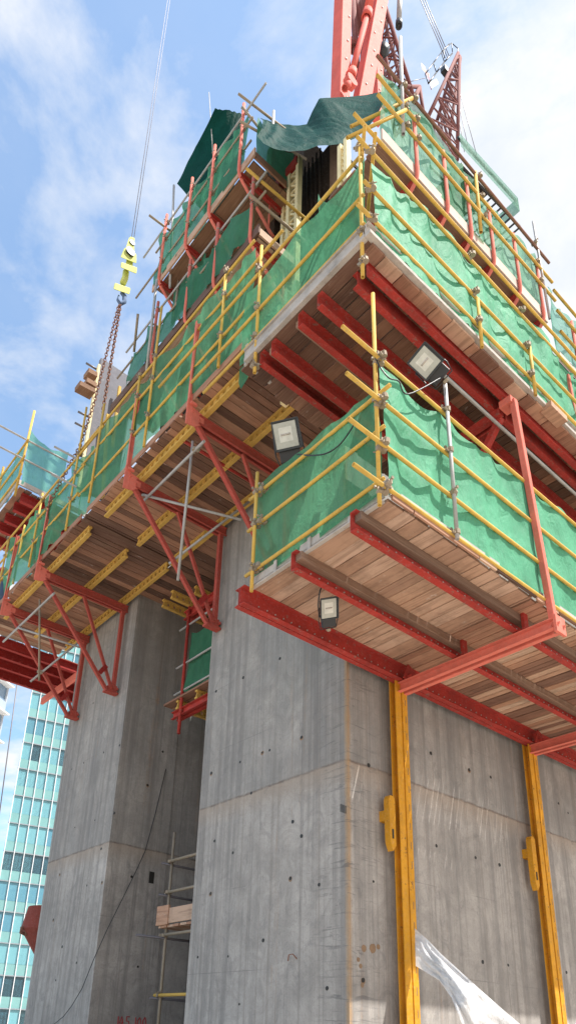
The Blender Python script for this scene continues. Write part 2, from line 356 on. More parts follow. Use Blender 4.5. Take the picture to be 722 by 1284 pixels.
# ---- draped sheet
def fbm(p, o=3):
    s = 0; a = 1; t = 0
    for _ in range(o): s += a*noise.noise(p); t += a; p = p*2.1; a *= .5
    return s/t
def ridge(x): return 1-abs(x)*2
def sheet(name, label, mat, A, B, z0, z1, out, amp=.07, seed=0, top=.08, res=.06, cat='netting', group=None, tie=.62, lean=0, dip=0, low=.04, lap=0, rails=None):
    """hanging sheet from plan point A to B between heights z0..z1; `out` = outward normal; gathered at ties"""
    A, B, out = V((*A, 0)), V((*B, 0)), V((*out, 0)); L = (B-A).length; d = (B-A)/L
    nu, nv = max(4, int(L/res)), max(4, int((z1-z0)/res)); s = V((seed*7.3, seed*3.1, seed*1.7))
    mb = MB(); vs = []; fs = []; ph = [U(0, 1) for _ in range(200)]
    for j in range(nv+1):
        v = j/nv
        for i in range(nu+1):
            u = i/nu*L; t = u/tie; k = int(t); f = t-k
            sag = (4*f*(1-f))*(.35+.65*ph[k % 200])
            zt = z1-top*sag+.05*noise.noise(V((u*.8, 3, 0))+s)-dip*max(0, 1-u/.9)
            zb = z0+low*noise.noise(V((u*2.2, 9, 0))+s)
            z = zb+(zt-zb)*v
            # vertical gathers, diagonal pulls, soft billow
            wz = .6*noise.noise(V((u*.8, z*.7, 3))+s)
            g1 = ridge(noise.noise(V((u*1.9+wz, z*.16, 1))+s)); g2 = ridge(noise.noise(V((u*1.2+(z-z0)*.75*(1 if (k+seed) % 2 else -1)*.6, z*.12, 5))+s))
            g3 = fbm(V((u*.8, z*.45, 2))+s); g4 = noise.noise(V((u*6+wz*2, z*.5, 8))+s)
            # creases fan down from every tie
            dtie = abs(f-.5)*2; fan = math.sin((f*9+ph[(k+3) % 200]*6)*(.5+.8*v))*v*dtie
            o = amp*(.75*g1*abs(g1)+.4*g2*abs(g2)+1.15*g3+.22*g4+.28*fan)
            if rails:
                for rz in rails: o += amp*.25*math.exp(-((z-rz)/.12)**2)
            o = max(-amp*1.6, min(amp*1.05, o))
            p = A+d*(u+.03*noise.noise(V((u, z*3, 7))+s))+out*(o-lean*v)+V((0, 0, z))
            vs.append(p)
    W = nu+1
    for j in range(nv):
        for i in range(nu): fs.append((j*W+i, j*W+i+1, (j+1)*W+i+1, (j+1)*W+i))
    mb.add(vs, fs, tint=.5, smooth=True)
    o = obj(name, mb, mat, None, loc=(A+B)/2+V((0, 0, z0)))
    return tag(o, label, cat, group)
def rails_along(parent, pts, axis, fixed, mat='yel', posts=(), z_off=0):
    """pts: [(start,end,z,bow)]; axis 0 along x at y=fixed, 1 along y at x=fixed"""
    for a, b, z, bow in pts:
        p, q = ((a, fixed, z), (b, fixed, z)) if axis == 0 else ((fixed, a, z), (fixed, b, z))
        o = tubeobj('guard_rail', p, q, parent, mat, bow=bow)
        for c in posts:
            if min(a, b) < c < max(a, b):
                coupler((c, fixed, z) if axis == 0 else (fixed, c, z), o, 0 if axis == 0 else math.pi/2)
exec_done = True
# ================================================================ SETTING
def ground():
    m, nt, out = newmat('dusty_concrete_ground'); g = N(nt); p = g.pos()
    c = g.mix(g.ramp(g.noise(p, .35, 7, .7), [(.3, 0), (.7, 1)]), (.36, .31, .255), (.50, .44, .37))
    c = g.mix(g.ramp(g.noise(p, 6, 6, .7), [(.6, 0), (.8, .6)]), c, (.25, .21, .17))
    g.l(g.bsdf(c, .9, 0, g.bump(g.noise(p, 12, 5), .4, .02)), out.inputs[0])
    mb = MB(); mb.add([(-4000, -4000, 0), (4000, -4000, 0), (4000, 4000, 0), (-4000, 4000, 0)], [(0, 1, 2, 3)])
    o = obj('ground', mb, m); tag(o, 'pale dusty construction ground', None, None, 'structure')
ground()
XA, YA = 6.76, 6.5
# ---- concrete piers
def holes(mb, pts, ax, val, nrm, rust=()):
    for i, (x, y) in enumerate(pts):
        c = at(x, y, ax, val); mb.disc(c, nrm, U(.018, .032), 9, .003, mi=1)
        if i in rust: mb.disc(c+V((0, 0, -.01))+V(nrm)*-.001, nrm, .04, 9, .0025, mi=2)
        
mb = MB(); mb.box((XA, YA, -.5), (17, 10.0, 13.6))
holes(mb, [(351, 826), (305, 850), (271, 867), (378, 925), (329, 944), (301, 956), (265, 970), (367, 1031), (378, 1049), (269, 1055), (292, 1070), (264, 1121), (364, 1102), (248, 1201), (286, 1200), (338, 941), (315, 995), (400, 1110), (330, 1180), (410, 1240), (300, 1260)], 0, XA, (-1, 0, 0), (3, 4, 6, 11, 12))
holes(mb, [(540, 945), (588, 966), (615, 975), (547, 1061), (596, 1076), (626, 1085), (605, 1207), (637, 1211), (710, 1220), (700, 1008), (712, 1020), (468, 1106), (455, 1230), (462, 960)], 1, YA, (0, -1, 0), (1, 12))
for x, y, s in ((456, 1190, .045), (467, 1190, .06), (474, 1188, .035), (449, 1204, .03), (452, 1212, .03), (454, 1236, .03)):
    mb.disc(at(x, y, 1, YA), (0, -1, 0), s, 9, .003, mi=2)
for k in range(5): # scraped dark smear by the arris
    c = at(427+k*1.6, 1013+k*.6, 0, XA); mb.box(c+V((-.003, -.006, -.06)), c+V((.01, .006, .05)), mi=1)
pier = obj('concrete_pier', mb, ['conc', 'hole', 'rusthole'], None, loc=(XA, YA, 0))
tag(pier, 'tall grey concrete pier with rust streaked corner behind the two yellow rails', 'concrete pier')
mb = MB(); mb.path([at(372, 1203, 0, XA-.005), at(367, 1197, 0, XA-.05), at(362, 1198, 0, XA-.06), at(361, 1206, 0, XA-.06)], .008); obj('rebar_hook', mb, 'chain', pier)
mb = MB(); mb.box((XA, 13.15, -.5), (8.15, 16.05, 13.3))
holes(mb, [(105, 957), (90, 965), (130, 944), (150, 935), (117, 882), (143, 1020), (119, 1029), (94, 1038), (75, 1097), (128, 1107), (109, 1111), (67, 1154), (78, 1188), (70, 1230), (96, 1208), (127, 1065)], 0, XA, (-1, 0, 0), (8, 9, 11))
holes(mb, [(204, 943), (173, 1213), (185, 985), (165, 1100)], 1, 13.15, (0, -1, 0), (2,))
c = at(190, 1101, 1, 13.15); mb.box(c+V((-.06, -.003, -.12)), c+V((.06, .02, .12)), mi=1)
pier2 = obj('concrete_pier', mb, ['conc', 'hole', 'rusthole'], None, loc=(XA, 13.15, 0))
tag(pier2, 'narrower concrete pier on the left with red painted level number at its foot', 'concrete pier')
# painted level 145.100 in brush strokes
G = {'1': [[(.35, 1), (.42, 0)]], '4': [[(.45, 1), (0, .42), (.75, .46)], [(.62, .8), (.5, 0)]], '5': [[(.85, 1), (.25, .98), (.2, .58), (.7, .6), (.8, .25), (.45, 0), (.1, .1)]], '.': [[(.3, .08), (.36, .0)]],
     '0': [[(.5, 1), (.15, .7), (.15, .3), (.45, 0), (.75, .3), (.75, .75), (.5, 1)]]}
mb = MB(); p0 = at(145, 1288, 1, 13.147); p1 = at(184, 1288, 1, 13.147); wtot = (p1-p0).x; cx = 0
zt = at(165, 1276, 1, 13.147).z; hgt = .2
wd = {'1': .55, '.': .45, '4': .95, '5': 1, '0': .9}; tot = sum(wd[c] for c in '145.100')
for ch in '145.100':
    for st in G[ch]:
        pts = [V((p0.x+(cx+a*.85)*wtot/tot, 13.146, zt-hgt+b*hgt+U(-.006, .006))) for a, b in st]
        mb.path(pts, .0095, 5)
    cx += wd[ch]
obj('painted_number', mb, 'mark', pier2)
mb = MB(); mb.box((12.2, 10.0, -.5), (12.5, 13.15, 13.2)); mb.box((8.15, 13.17, -.5), (12.5, 13.5, 13)); mb.box((9.25, 10.0, 11.0), (12.2, 13.15, 11.3))
tag(obj('recess_wall', mb, 'conc', None, loc=(9.2, 11.5, 0)), 'dark concrete wall at the back of the gap between the piers', 'wall')
# faint thin cable hanging across the left pier
mb = MB(); pts = [at(x, y, 1, 13.1) for x, y in ((208, 965), (195, 1020), (182, 1068))]
pts += [at(x, y, 1, 13.0) for x, y in ((172, 1090), (155, 1125), (135, 1165))]+[at(x, y, 0, 6.70) for x, y in ((117, 1205), (103, 1240), (90, 1262), (80, 1275), (62, 1290))]
mb.path(pts, .008, 5); tag(obj('cable', mb, 'black', None, loc=pts[0]), 'thin black cable drooping across the left pier', 'cable')
# ================================================================ yellow climbing rails
def rail(xc, lab, zs):
    t = thing('climbing_rail', lab, 'climbing rail', (xc, 6.3, 0), 'yellow climbing rails on the near pier')
    y0 = 6.33
    for k, sx in enumerate((-1, 1)):
        mb = MB(); xx = xc+sx*.018
        chan(mb, (xx, y0, -.2), (xx, y0, 7.4), .12, .112, side=(-1 if sx < 0 else 1)*-1, up=(0, 1, 0), t=.012)
        obj('channel', mb, 'yelr', t, bev=.002)
    mb = MB(); mb.box((xc-.012, 6.285, -.2), (xc+.012, 6.385, 7.39)); obj('web_plate', mb, 'yelr', t)
    for i in range(26):
        z = .3+i*.27; mb = MB(); mb.box((xc+.078, 6.2675, z), (xc+.09, 6.271, z+.10)); obj('slot', mb, 'rusthole', t)
    mb = MB(); z0, z1 = zs; xl = xc-.30
    pr = [(xl, z0+.12), (xl+.05, z0), (xl+.115, z0+.08), (xl+.115, z1-.05), (xl+.09, z1), (xl+.02, z1), (xl-.01, z1-.06)]
    n = len(pr); vs = [V((x, y, z)) for y in (6.30, 6.40) for x, z in pr]
    mb.add(vs, [tuple(range(n)), tuple(range(2*n-1, n-1, -1))]+[(i, (i+1) % n, n+(i+1) % n, n+i) for i in range(n)])
    sh = obj('guide_shoe', mb, 'yelr', t, bev=.004)
    mb = MB(); mb.box((xl+.035, 6.290, z0+.17), (xl+.06, 6.302, z0+.30), mi=0); obj('slot', mb, 'hole', sh)
    mb = MB(); mb.box((xl+.01, 6.40, z1-.35), (xl+.2, YA, z1-.2)); obj('wall_anchor', mb, 'yelr', sh)
rail(7.67, 'yellow steel climbing rail nearest the corner of the large pier', (4.0, 4.78))
rail(11.2, 'yellow steel climbing rail further right on the large pier', (4.0, 4.9))
# ================================================================ P1 lower platform
P1 = thing('work_platform', 'lowest work platform on the right, pale planks on red beams around the pier corner', 'platform', (4.7, 3.95, 6.55))
XE = 15.5
deck(P1, 'plank_deck', 'wl', 4.76, 7.45, 3.96, 6.34, 6.855, 1, pw=.235, jit=.014, lo=.22, hi=.85)
deck(P1, 'plank_deck', 'wy', 7.46, XE, 3.96, 6.34, 6.855, 1, pw=.135, jit=.03, lo=.15, hi=1)
for yy, lab in ((6.26, None), (5.30, None), (4.36, None)):
    mb = MB(); chan(mb, (4.6, yy, 6.722), (XE, yy, 6.722), .262, .09, side=1, bolts=.14)
    b = obj('steel_beam', mb, ['red', 'galv'], P1, bev=.002)
    if yy < 6:
        mb = MB(); x = 4.66
        while x < XE:
            l = U(2.6, 3.6); mb.box((x, yy-.115+U(-.004, .004), 6.742), (min(XE, x+l)-.02, yy-.014, 6.853)); x += l
        obj('timber_bearer', mb, 'wz', P1, bev=.003)
    else:
        mb = MB(); chan(mb, (4.6, yy+.012, 6.722), (XE, yy+.012, 6.722), .262, .08, side=-1); obj('steel_beam', mb, 'red', P1)
mb = MB(); mb.box((4.735, 4.0, 6.91), (4.757, 6.2, 7.02)); mb.box((4.70, 4.0, 6.84), (4.755, 6.22, 6.862)); obj('toe_board', mb, 'white', P1, bev=.003)
for yy in (4.45, 5.1, 5.7): one('toe_board_clip', 'white', P1, 'box', (4.712, yy, 6.845), (4.732, yy+.05, 7.03))
mb = MB(); x = 4.76
while x < XE:
    l = U(1.6, 2.6); mb.box((x, 3.93+U(-.004, .004), 6.90), (min(XE, x+l)-.015, 3.955, 7.03+U(-.02, .02))); x += l
obj('toe_board', mb, 'white', P1, bev=.003)
mb = MB(); x = 4.76
while x < XE:
    l = U(.35, 1.2); mb.box((x, 3.90, 6.85+U(-.01, .01)), (x+l-.02, 3.928, 6.905), tint=rnd()); x += l
obj('edge_batten', mb, 'wx', P1, bev=.002)
for xc in (7.7, 11.2):   # cross channels slung beneath, with gusset and bolted stub
    for s in (-1, 1):
        mb = MB(); chan(mb, (xc+s*.035, 6.28, 6.50), (xc+s*.035, 3.80, 6.50), .15, .07, side=-s, bolts=0); obj('cross_channel', mb, 'redp', P1, bev=.002)
    mb = MB(); z = 6.575
    pr = [(xc-.17, z), (xc+.14, z), (xc+.1, z+.20), (xc-.05, z+.26)]
    for y in (6.10,):
        vs = [V((a, y+dy, b)) for dy in (0, .02) for a, b in pr]; mb.add(vs, [(0, 1, 2, 3), (7, 6, 5, 4)]+[(i, (i+1) % 4, 4+(i+1) % 4, 4+i) for i in range(4)])
    mb.box((xc-.09, 6.02, z), (xc+.09, 6.16, z+.06)); obj('gusset_plate', mb, 'red', P1, bev=.002)
    for yy in (5.3, 4.36): one('hanger_bracket', 'red', P1, 'box', (xc-.05, yy-.16, 6.57), (xc+.05, yy-.118, 6.87))
    # red hanger post up to the platform above
    mb = MB(); xs = xc-.25 if xc < 8 else xc
    mb.bar((7.74 if xc < 8 else 11.24, 4.02-.17, 6.40), (7.44 if xc < 8 else 10.9, 3.87, 10.12), .082, .082, up=(0, 1, 0)); obj('hanger_post', mb, 'redp', P1, bev=.006)
    mb = MB(); mb.box((xc-.09, 3.76, 6.38), (xc+.13, 3.80, 6.62)); mb.tube((xc-.05, 3.74, 6.5), (xc-.05, 3.84, 6.5), .02); mb.tube((xc+.08, 3.74, 6.5), (xc+.08, 3.84, 6.5), .02); obj('end_plate', mb, 'redp', P1)
zr = [6.93, 7.49, 8.12, 8.76]
postx = [4.63, 5.78, 9.05, 11.9]
for z, x0 in zip(zr, (4.17, 4.10, 4.09, 4.03)):
    o = tubeobj('guard_rail', (x0, 3.90+U(-.006, .006), z+U(-.01, .01)), (XE, 3.90, z+.02), P1, 'yel', bow=.03)
    for c in postx[:3]: coupler((c, 3.875, z), o)
    coupler((4.65, 3.94, z-.03), o, 1.0)
for y0, z in ((3.62, 8.32), (3.72, 7.80), (3.75, 7.10)):
    o = tubeobj('guard_rail', (4.69, y0+.2, z), (4.69, 6.28, z-.03), P1, 'yel', bow=.01)
    coupler((4.68, 6.1, z-.03), o, 1.57); coupler((4.70, 6.0, z-.02), o, 1.57)
tubeobj('standard', (4.63, 3.97, 6.72), (4.62, 3.97, 9.86), P1, 'yel')
tubeobj('standard', (4.66, 6.1, 6.74), (4.66, 6.1, 8.62), P1, 'yel')
tubeobj('standard', (5.78, 3.85, 6.83), (5.78, 3.85, 9.17), P1, 'galv')
tubeobj('standard', (9.05, 3.85, 6.83), (9.05, 3.85, 9.3), P1, 'galv')
tubeobj('outrigger_tube', (5.75, 4.15, 9.92), (12.2, 4.15, 9.90), P1, 'galv', bow=.02)
sheet('safety_net', 'bright sunlit green sheet hung along the lowest right platform', 'n1', (4.73, 3.995), (XE, 3.995), 6.93, 8.84, (0, -1), .08, 1, .13, tie=1.25, dip=.0, group='green sheets hung on the platforms', rails=(7.49, 8.12))
sheet('safety_net', 'green sheet across the left end of the lowest right platform', 'n2', (4.745, 6.2), (4.745, 3.99), 6.93, 8.52, (-1, 0), .06, 2, .16, tie=2.3, group='green sheets hung on the platforms')
# ================================================================ P2 main upper platform
P2 = thing('work_platform', 'large upper work platform with dark planked underside and deep red corner beam', 'platform', (4.4, 3.8, 10.2))
deck(P2, 'plank_deck', 'wy', 4.4, XE, 3.84, 6.28, 10.43, 1, pw=.22, jit=.02, lo=.0, hi=.48)
def dbl(y, x0, z=10.3, h=.25, gap=.14):
    mb = MB(); chan(mb, (x0, y, z), (XE, y, z), h, .09, side=1, bolts=0); obj('steel_beam', mb, 'red', P2, bev=.002)
    mb = MB(); chan(mb, (x0, y+gap, z), (XE, y+gap, z), h, .085, side=-1); obj('steel_beam', mb, 'red', P2, bev=.002)
dbl(4.02, 4.57)
for y in (4.72, 5.08, 5.62, 5.86):
    mb = MB(); chan(mb, (4.42, y, 10.3), (XE, y, 10.3), .25, .09, side=1); obj('steel_beam', mb, 'red', P2, bev=.002)
for y in (5.08, 5.62):
    mb = MB(); mb.box((4.47, y+.012, 10.31), (XE, y+.10, 10.42)); obj('timber_bearer', mb, 'wz', P2, bev=.003)
# brace frame beneath by the hanger post
mb = MB(); mb.bar((7.5, 4.1, 10.12), (7.5, 6.1, 10.12), .1, .12); mb.bar((7.62, 4.1, 10.12), (7.62, 6.1, 10.12), .02, .12)
obj('cross_channel', mb, 'red', P2)
mb = MB(); mb.bar((7.55, 4.15, 10.08), (7.55, 4.75, 9.3), .09, .09); mb.bar((7.55, 5.3, 10.06), (7.55, 4.75, 9.3), .08, .08); obj('knee_brace', mb, 'red', P2)
mb = MB(); mb.box((7.36, 3.86, 10.05), (7.56, 4.05, 10.17)); obj('post_head', mb, 'redp', P2, bev=.004)
mb = MB(); mb.box((4.36, 3.86, 10.49), (4.395, 6.15, 10.66)); mb.box((4.33, 3.83, 10.425), (4.40, 6.12, 10.49)); mb.box((4.33, 3.86, 10.66), (4.395, 6.14, 10.675)); obj('toe_board', mb, 'white', P2, bev=.004)
mb = MB(); mb.box((4.34, 3.80, 10.49), (XE, 3.83, 10.64)); mb.box((4.34, 3.74, 10.43), (XE, 3.83, 10.49)); mb.box((4.34, 3.76, 10.64), (XE, 3.83, 10.655)); obj('toe_board', mb, 'white', P2, bev=.004)
mb = MB(); x = 4.45
while x < XE:
    l = U(.12, .5); mb.box((x, 3.80+U(-.02, .01), 10.385+U(-.012, .008)), (x+l-.012, 3.98, 10.425), tint=rnd()); x += l
mb.box((8.15, 3.66, 10.36), (8.6, 3.84, 10.47), tint=.8)
obj('edge_batten', mb, 'wy', P2, bev=.003)
# projecting stub where the left edge steps to the lower platform
mb = MB(); mb.box((4.38, 6.12, 10.43), (4.86, 6.18, 10.84)); obj('end_board', mb, 'white', P2, bev=.004)
for z, y1 in ((12.13, 8.7), (11.31, 7.6), (10.76, 7.2)):
    o = tubeobj('guard_rail', (4.38, 3.86, z), (4.38, y1, z), P2, 'yel', bow=.015)
    for c in (5.9,): coupler((4.37, c, z), o, 1.57)
for z, x0 in ((12.02, 4.14), (11.27, 4.25), (10.70, 4.12)):
    o = tubeobj('guard_rail', (x0, 3.74, z), (XE, 3.74, z+.02), P2, 'yel', bow=.03)
    for c in (6.45, 7.72, 10.4): coupler((c, 3.70, z), o)
    coupler((4.38, 3.74, z), o, .8)
tubeobj('guard_rail', (4.05, 3.70, 12.32), (XE, 3.70, 12.34), P2, 'yel', bow=.02)
tubeobj('transom_tube', (4.2, 3.66, 12.2), (4.95, 4.5, 12.26), P2, 'yel')
tubeobj('transom_tube', (4.4, 3.66, 12.3), (5.15, 4.5, 12.32), P2, 'yel')
o = tubeobj('standard', (4.37, 3.90, 9.84), (4.37, 3.90, 12.45), P2, 'yel'); coupler((4.37, 3.88, 10.08), o); coupler((4.37, 3.88, 10.62), o, .5); coupler((4.37, 3.9, 12.3), o, .5)
o = tubeobj('standard', (4.37, 5.9, 10.05), (4.37, 5.9, 12.66), P2, 'yel'); coupler((4.37, 5.9, 10.18), o, 1.2)
for x, za, zb, m in ((6.45, 10.2, 11.14, 'yel'), (7.76, 10.3, 11.3, 'yel'), (9.6, 10.9, 12.35, 'galv'), (10.4, 10.5, 12.6, 'yel'), (13, 10.5, 12.5, 'yel')):
    tubeobj('standard', (x, 3.69, za), (x+.02, 3.69, zb), P2, m)
for x in (8.1, 9.35):
    mb = MB(); mb.bar((x, 3.86, 10.55), (x-.05, 3.86, 12.0), .09, .06); obj('fence_post', mb, 'redp', P2, bev=.004)
o = tubeobj('transom_tube', (9.3, 3.45, 10.85), (10.3, 3.9, 10.9), P2, 'galv'); coupler((9.55, 3.7, 10.85), o)
sheet('safety_net', 'wrinkled green sheet along the right side of the large upper platform', 'n1', (4.5, 3.83), (XE, 3.83), 10.5, 12.18, (0, -1), .09, 3, .14, tie=1.3, dip=.15, group='green sheets hung on the platforms')
sheet('safety_net', 'see-through green sheet on the left side of the large upper platform', 'n2', (4.44, 6.3), (4.44, 3.86), 10.55, 12.08, (-1, 0), .055, 4, .12, tie=1.2, group='green sheets hung on the platforms')
# ================================================================ P3 left platforms on brackets
def h20(mb, p, q, h=.20):
    """timber-look girder: two flanges and a web with raised lozenge ribs"""
    p, q = V(p), V(q); zz = V((0, 0, 1))
    mb.bar(p+zz*(h/2-.02), q+zz*(h/2-.02), .085, .04); mb.bar(p-zz*(h/2-.02), q-zz*(h/2-.02), .085, .04); 
    L = (q-p).length; d = (q-p).normalized(); i = .0
    while i < L-.06:
        mb.hexa([p+d*(i+a)+zz*c+d.cross(zz)*e for c in (-(h/2-.035), h/2-.035) for a, e in ((0 if c < 0 else .03, -.014), (.13 if c < 0 else .10, -.014), (.13 if c < 0 else .10, .014), (0 if c < 0 else .03, .014))]); i += .165
def bracket(parent, y, zt=10.95, xo=4.58, foot=True):
    b = MB(); b.extr((xo+.06, y, zt-.09), (XA-.02, y, zt-.09), [(-.03, -.09), (.03, -.09), (.03, .09), (-.03, .09)]); 
    b = MB(); 
    for s in (-1, 1): chan(b, (xo+.1, y+s*.03, zt-.09), (XA-.02, y+s*.03, zt-.09), .18, .045, side=-s)
    R = obj('bracket', b, 'redb', parent, bev=.002)
    def sub(n, fn, *a, mat='redb', **k): one(n, mat, R, fn, *a, bev=.003, **k)
    sub('diagonal_strut', 'bar', (xo+.05, y, zt-.12), (XA-.28, y, zt-2.27), .075, .075)
    sub('inner_strut', 'bar', (xo+1.05, y, zt-.18), (XA-.16, y, zt-2.2), .055, .065)
    sub('wall_strut', 'bar', (XA-.12, y, zt-.1), (XA-.12, y, zt-2.2), .08, .09, up=(0, 1, 0))
    f = MB(); f.bar((XA-.33, y, zt-2.30), (XA-.01, y, zt-2.30), .15, .045); f.bar((XA-.25, y-.05, zt-2.2), (XA-.05, y-.05, zt-2.2), .012, .16); f.bar((XA-.25, y+.05, zt-2.2), (XA-.05, y+.05, zt-2.2), .012, .16)
    f.tube((XA-.18, y-.09, zt-2.2), (XA-.18, y+.09, zt-2.2), .02); f.bar((XA-.05, y-.1, zt-2.2), (XA-.05, y+.1, zt-2.2), .03, .05)
    obj('foot_shoe', f, 'redb', R, bev=.003)
    f = MB(); f.bar((XA-.52, y-.06, zt-1.95), (XA-.38, y-.06, zt-1.72), .03, .1); obj('lug_plate', f, 'redd', R)
    # outer fence post with gusset
    f = MB(); chan(f, (xo-.08, y, zt-.28), (xo-.08, y, zt+2.0), .085, .05, side=-1, up=(1, 0, 0)); 
    obj('fence_post', f, 'redp', R, bev=.002)
    f = MB(); pr = [(xo-.14, zt-.32), (xo+.04, zt-.28), (xo+.2, zt-.14), (xo+.2, zt+.04), (xo-.02, zt+.08), (xo-.1, zt+.2), (xo-.14, zt+.2)]
    n = len(pr); vs = [V((a, y+dy, c)) for dy in (-.045, -.025) for a, c in pr]
    f.add(vs, [tuple(range(n)), tuple(range(2*n-1, n-1, -1))]+[(i, (i+1) % n, n+(i+1) % n, n+i) for i in range(n)])
    f.tube((xo-.03, y-.07, zt), (xo-.03, y+.07, zt), .018); f.tube((xo+.1, y-.07, zt-.1), (xo+.1, y+.07, zt-.1), .018); f.box((xo-.1, y-.1, zt+.1), (xo+.02, y-.045, zt+.14))
    obj('knuckle_plate', f, 'redp', R, bev=.003)
def p3(lab, y0, y1, brs, tint):
    P = thing('work_platform', lab, 'platform', (4.6, (y0+y1)/2, 8.6), 'planked platforms on red triangular brackets')
    deck(P, 'plank_deck', 'wx', 4.56, 6.70, y0, y1, 11.155, 0, pw=.165, jit=.04, lo=.06, hi=.66)
    for xb, a, b in ((4.78, y0+.15, y1-.5), (5.72, y0+.3, y1-.15), (6.62, y0+.1, y1-.05)):
        mb = MB(); h20(mb, (xb, a, 11.052), (xb, b, 11.052)); obj('girder', mb, 'yelb', P, bev=.003)
    for y in brs: bracket(P, y)
    mb = MB(); mb.bar((4.54, y0+.1, 11.24), (4.54, y1-.1, 11.24), .022, .13); obj('toe_board', mb, 'wy', P, bev=.003)
    mb = MB(); mb.tube((4.8, (y0+y1)/2-.5, 10.98), (6.5, (y0+y1)/2-.5, 10.98), .03); obj('tie_rod', mb, 'red', P)
    return P
P3a = p3('planked platform on two red brackets against the large pier', 6.25, 11.57, (7.8, 9.78), 0)
mb = MB(); mb.box((4.6, 11.42, 11.225), (9.2, 11.78, 11.25)); obj('cover_board', mb, 'wx', P3a)
P3b = p3('planked platform on two red brackets against the narrower left pier', 11.60, 16.7, (13.62, 15.55), 0)
def xbrace(P, ya, yb):
    # loose galvanised tubes lashed between the two brackets
    zt = 10.75
    for p, q in (((4.72, ya-.1, zt-.2), (4.9, yb+.45, zt-.35)), ((5.0, ya+.2, zt-.9), (5.1, yb+.25, zt-.4)), ((6.1, ya-.1, zt-1.65), (5.05, yb-.1, zt+.1)), ((5.45, ya+.3, zt-.95), (5.5, ya-.45, zt+.4))):
        tubeobj('brace_tube', p, q, P, 'galv')
def pxtube(P, a, b, xa, xb, mat='galv', r=.0242, name='brace_tube'):
    o = tubeobj(name, at(a[0], a[1], 0, xa), at(b[0], b[1], 0, xb), P, mat, r); return o
o = pxtube(P3a, (176, 632), (256, 553), 4.95, 4.75); coupler(at(246, 563, 0, 4.78), o, 1)
pxtube(P3a, (178, 620), (303, 652), 4.85, 6.1)
pxtube(P3a, (212, 707), (316, 626), 5.6, 6.55); 
pxtube(P3a, (223, 728), (242, 553), 5.3, 4.85)
o = pxtube(P3b, (4, 805), (68, 744), 4.95, 4.75)
pxtube(P3b, (22, 787), (100, 812), 4.85, 6.0)
o = pxtube(P3b, (38, 855), (98, 806), 5.5, 6.1); coupler(at(50, 843, 0, 5.6), o, 1)
pxtube(P3b, (49, 854), (50, 752), 5.35, 4.9, 'clamp')
deck(P3b, 'end_deck', 'wx', 4.56, 6.7, 16.7, 17.4, 11.155, 0, pw=.165, jit=.04)
# guard rails of the left platforms
yposts = (9.2, 9.75, 7.05)
for z, a, b in ((13.40, 6.3, 12.5), (12.82, 5.6, 12.1), (11.93, 5.7, 12.0)):
    o = tubeobj('guard_rail', (4.52, a, z), (4.52, b, z), P3a, 'yel', bow=.03)
    for c in (9.2, 9.75, 7.0): coupler((4.5, c, z), o, 1.57)
for y, a, b in ((9.2, 11.2, 14.75), (9.75, 11.9, 13.45), (7.0, 11.2, 13.3), (11.3, 11.3, 13.9)):
    tubeobj('standard', (4.48, y, a), (4.48, y, b), P3a, 'yel')
for z, a, b in ((13.25, 11.2, 17.0), (12.7, 11.9, 17.2), (12.0, 12.0, 17.2)):
    o = tubeobj('guard_rail', (4.50, a, z), (4.50, b, z), P3b, 'yel', bow=.02)
    for c in (12.3, 14.2, 16.2): coupler((4.5, c, z), o, 1.57)
for y, a, b in ((12.3, 11.2, 14.6), (14.2, 11.3, 13.4), (16.2, 11.3, 13.2), (15.1, 11.3, 13.0)):
    tubeobj('standard', (4.48, y, a), (4.48, y, b), P3b, 'yel')
for y, z in ((12.35, 13.15), (12.2, 12.3)):
    tubeobj('transom_tube', (3.95, y, z), (5.3, y, z), P3b, 'galv')
sheet('safety_net', 'thin green sheet along the planked platform beside the large pier', 'n2', (4.60, 11.5), (4.60, 6.3), 11.3, 13.32, (-1, 0), .10, 5, .12, tie=1.2, group='green sheets hung on the platforms')
sheet('safety_net', 'pale green sheet along the platform of the narrower left pier', 'n2', (4.60, 15.95), (4.60, 11.6), 11.3, 13.1, (-1, 0), .14, 6, .15, tie=1.2, group='green sheets hung on the platforms')
# small loose green rag hanging at the step
mb = MB(); a = at(306, 462, 0, 4.7); vs = [a+V((0, .12, .1)), a+V((.02, -.12, .12)), a+V((.03, -.08, -.22)), a+V((-.02, .02, -.42)), a+V((0, .12, -.2))]
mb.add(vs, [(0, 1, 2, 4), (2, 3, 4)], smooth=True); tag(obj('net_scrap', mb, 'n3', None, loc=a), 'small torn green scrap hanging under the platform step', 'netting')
# ================================================================ gap platforms
G1 = thing('gap_platform', 'small plank platform in the dark gap with red post and green sheet', 'platform', (7.35, 11.5, 8.1))
deck(G1, 'plank_deck', 'wy', 7.3, 8.6, 10.1, 12.48, 8.17, 1, lo=.2, hi=.8)
for k, yy in enumerate((10.6, 11.3, 12.0)):
    mb = MB(); h20(mb, (7.35, yy, 8.06), (8.9, yy, 8.06)); obj('girder', mb, 'yelb', G1)
mb = MB(); chan(mb, (7.42, 12.2, 7.86), (7.42, 10.1, 7.86), .16, .07, side=1); chan(mb, (7.5, 12.2, 7.86), (7.5, 10.1, 7.86), .16, .07, side=-1); obj('steel_beam', mb, 'red', G1)
mb = MB(); chan(mb, (7.42, 12.05, 10.25), (7.42, 10.1, 10.25), .2, .08, side=1); chan(mb, (7.52, 12.05, 10.25), (7.52, 10.1, 10.25), .2, .08, side=-1); obj('steel_beam', mb, 'red', G1)
tubeobj('hanger_post', (7.36, 11.85, 7.35), (7.36, 11.85, 10.4), G1, 'red', r=.035)
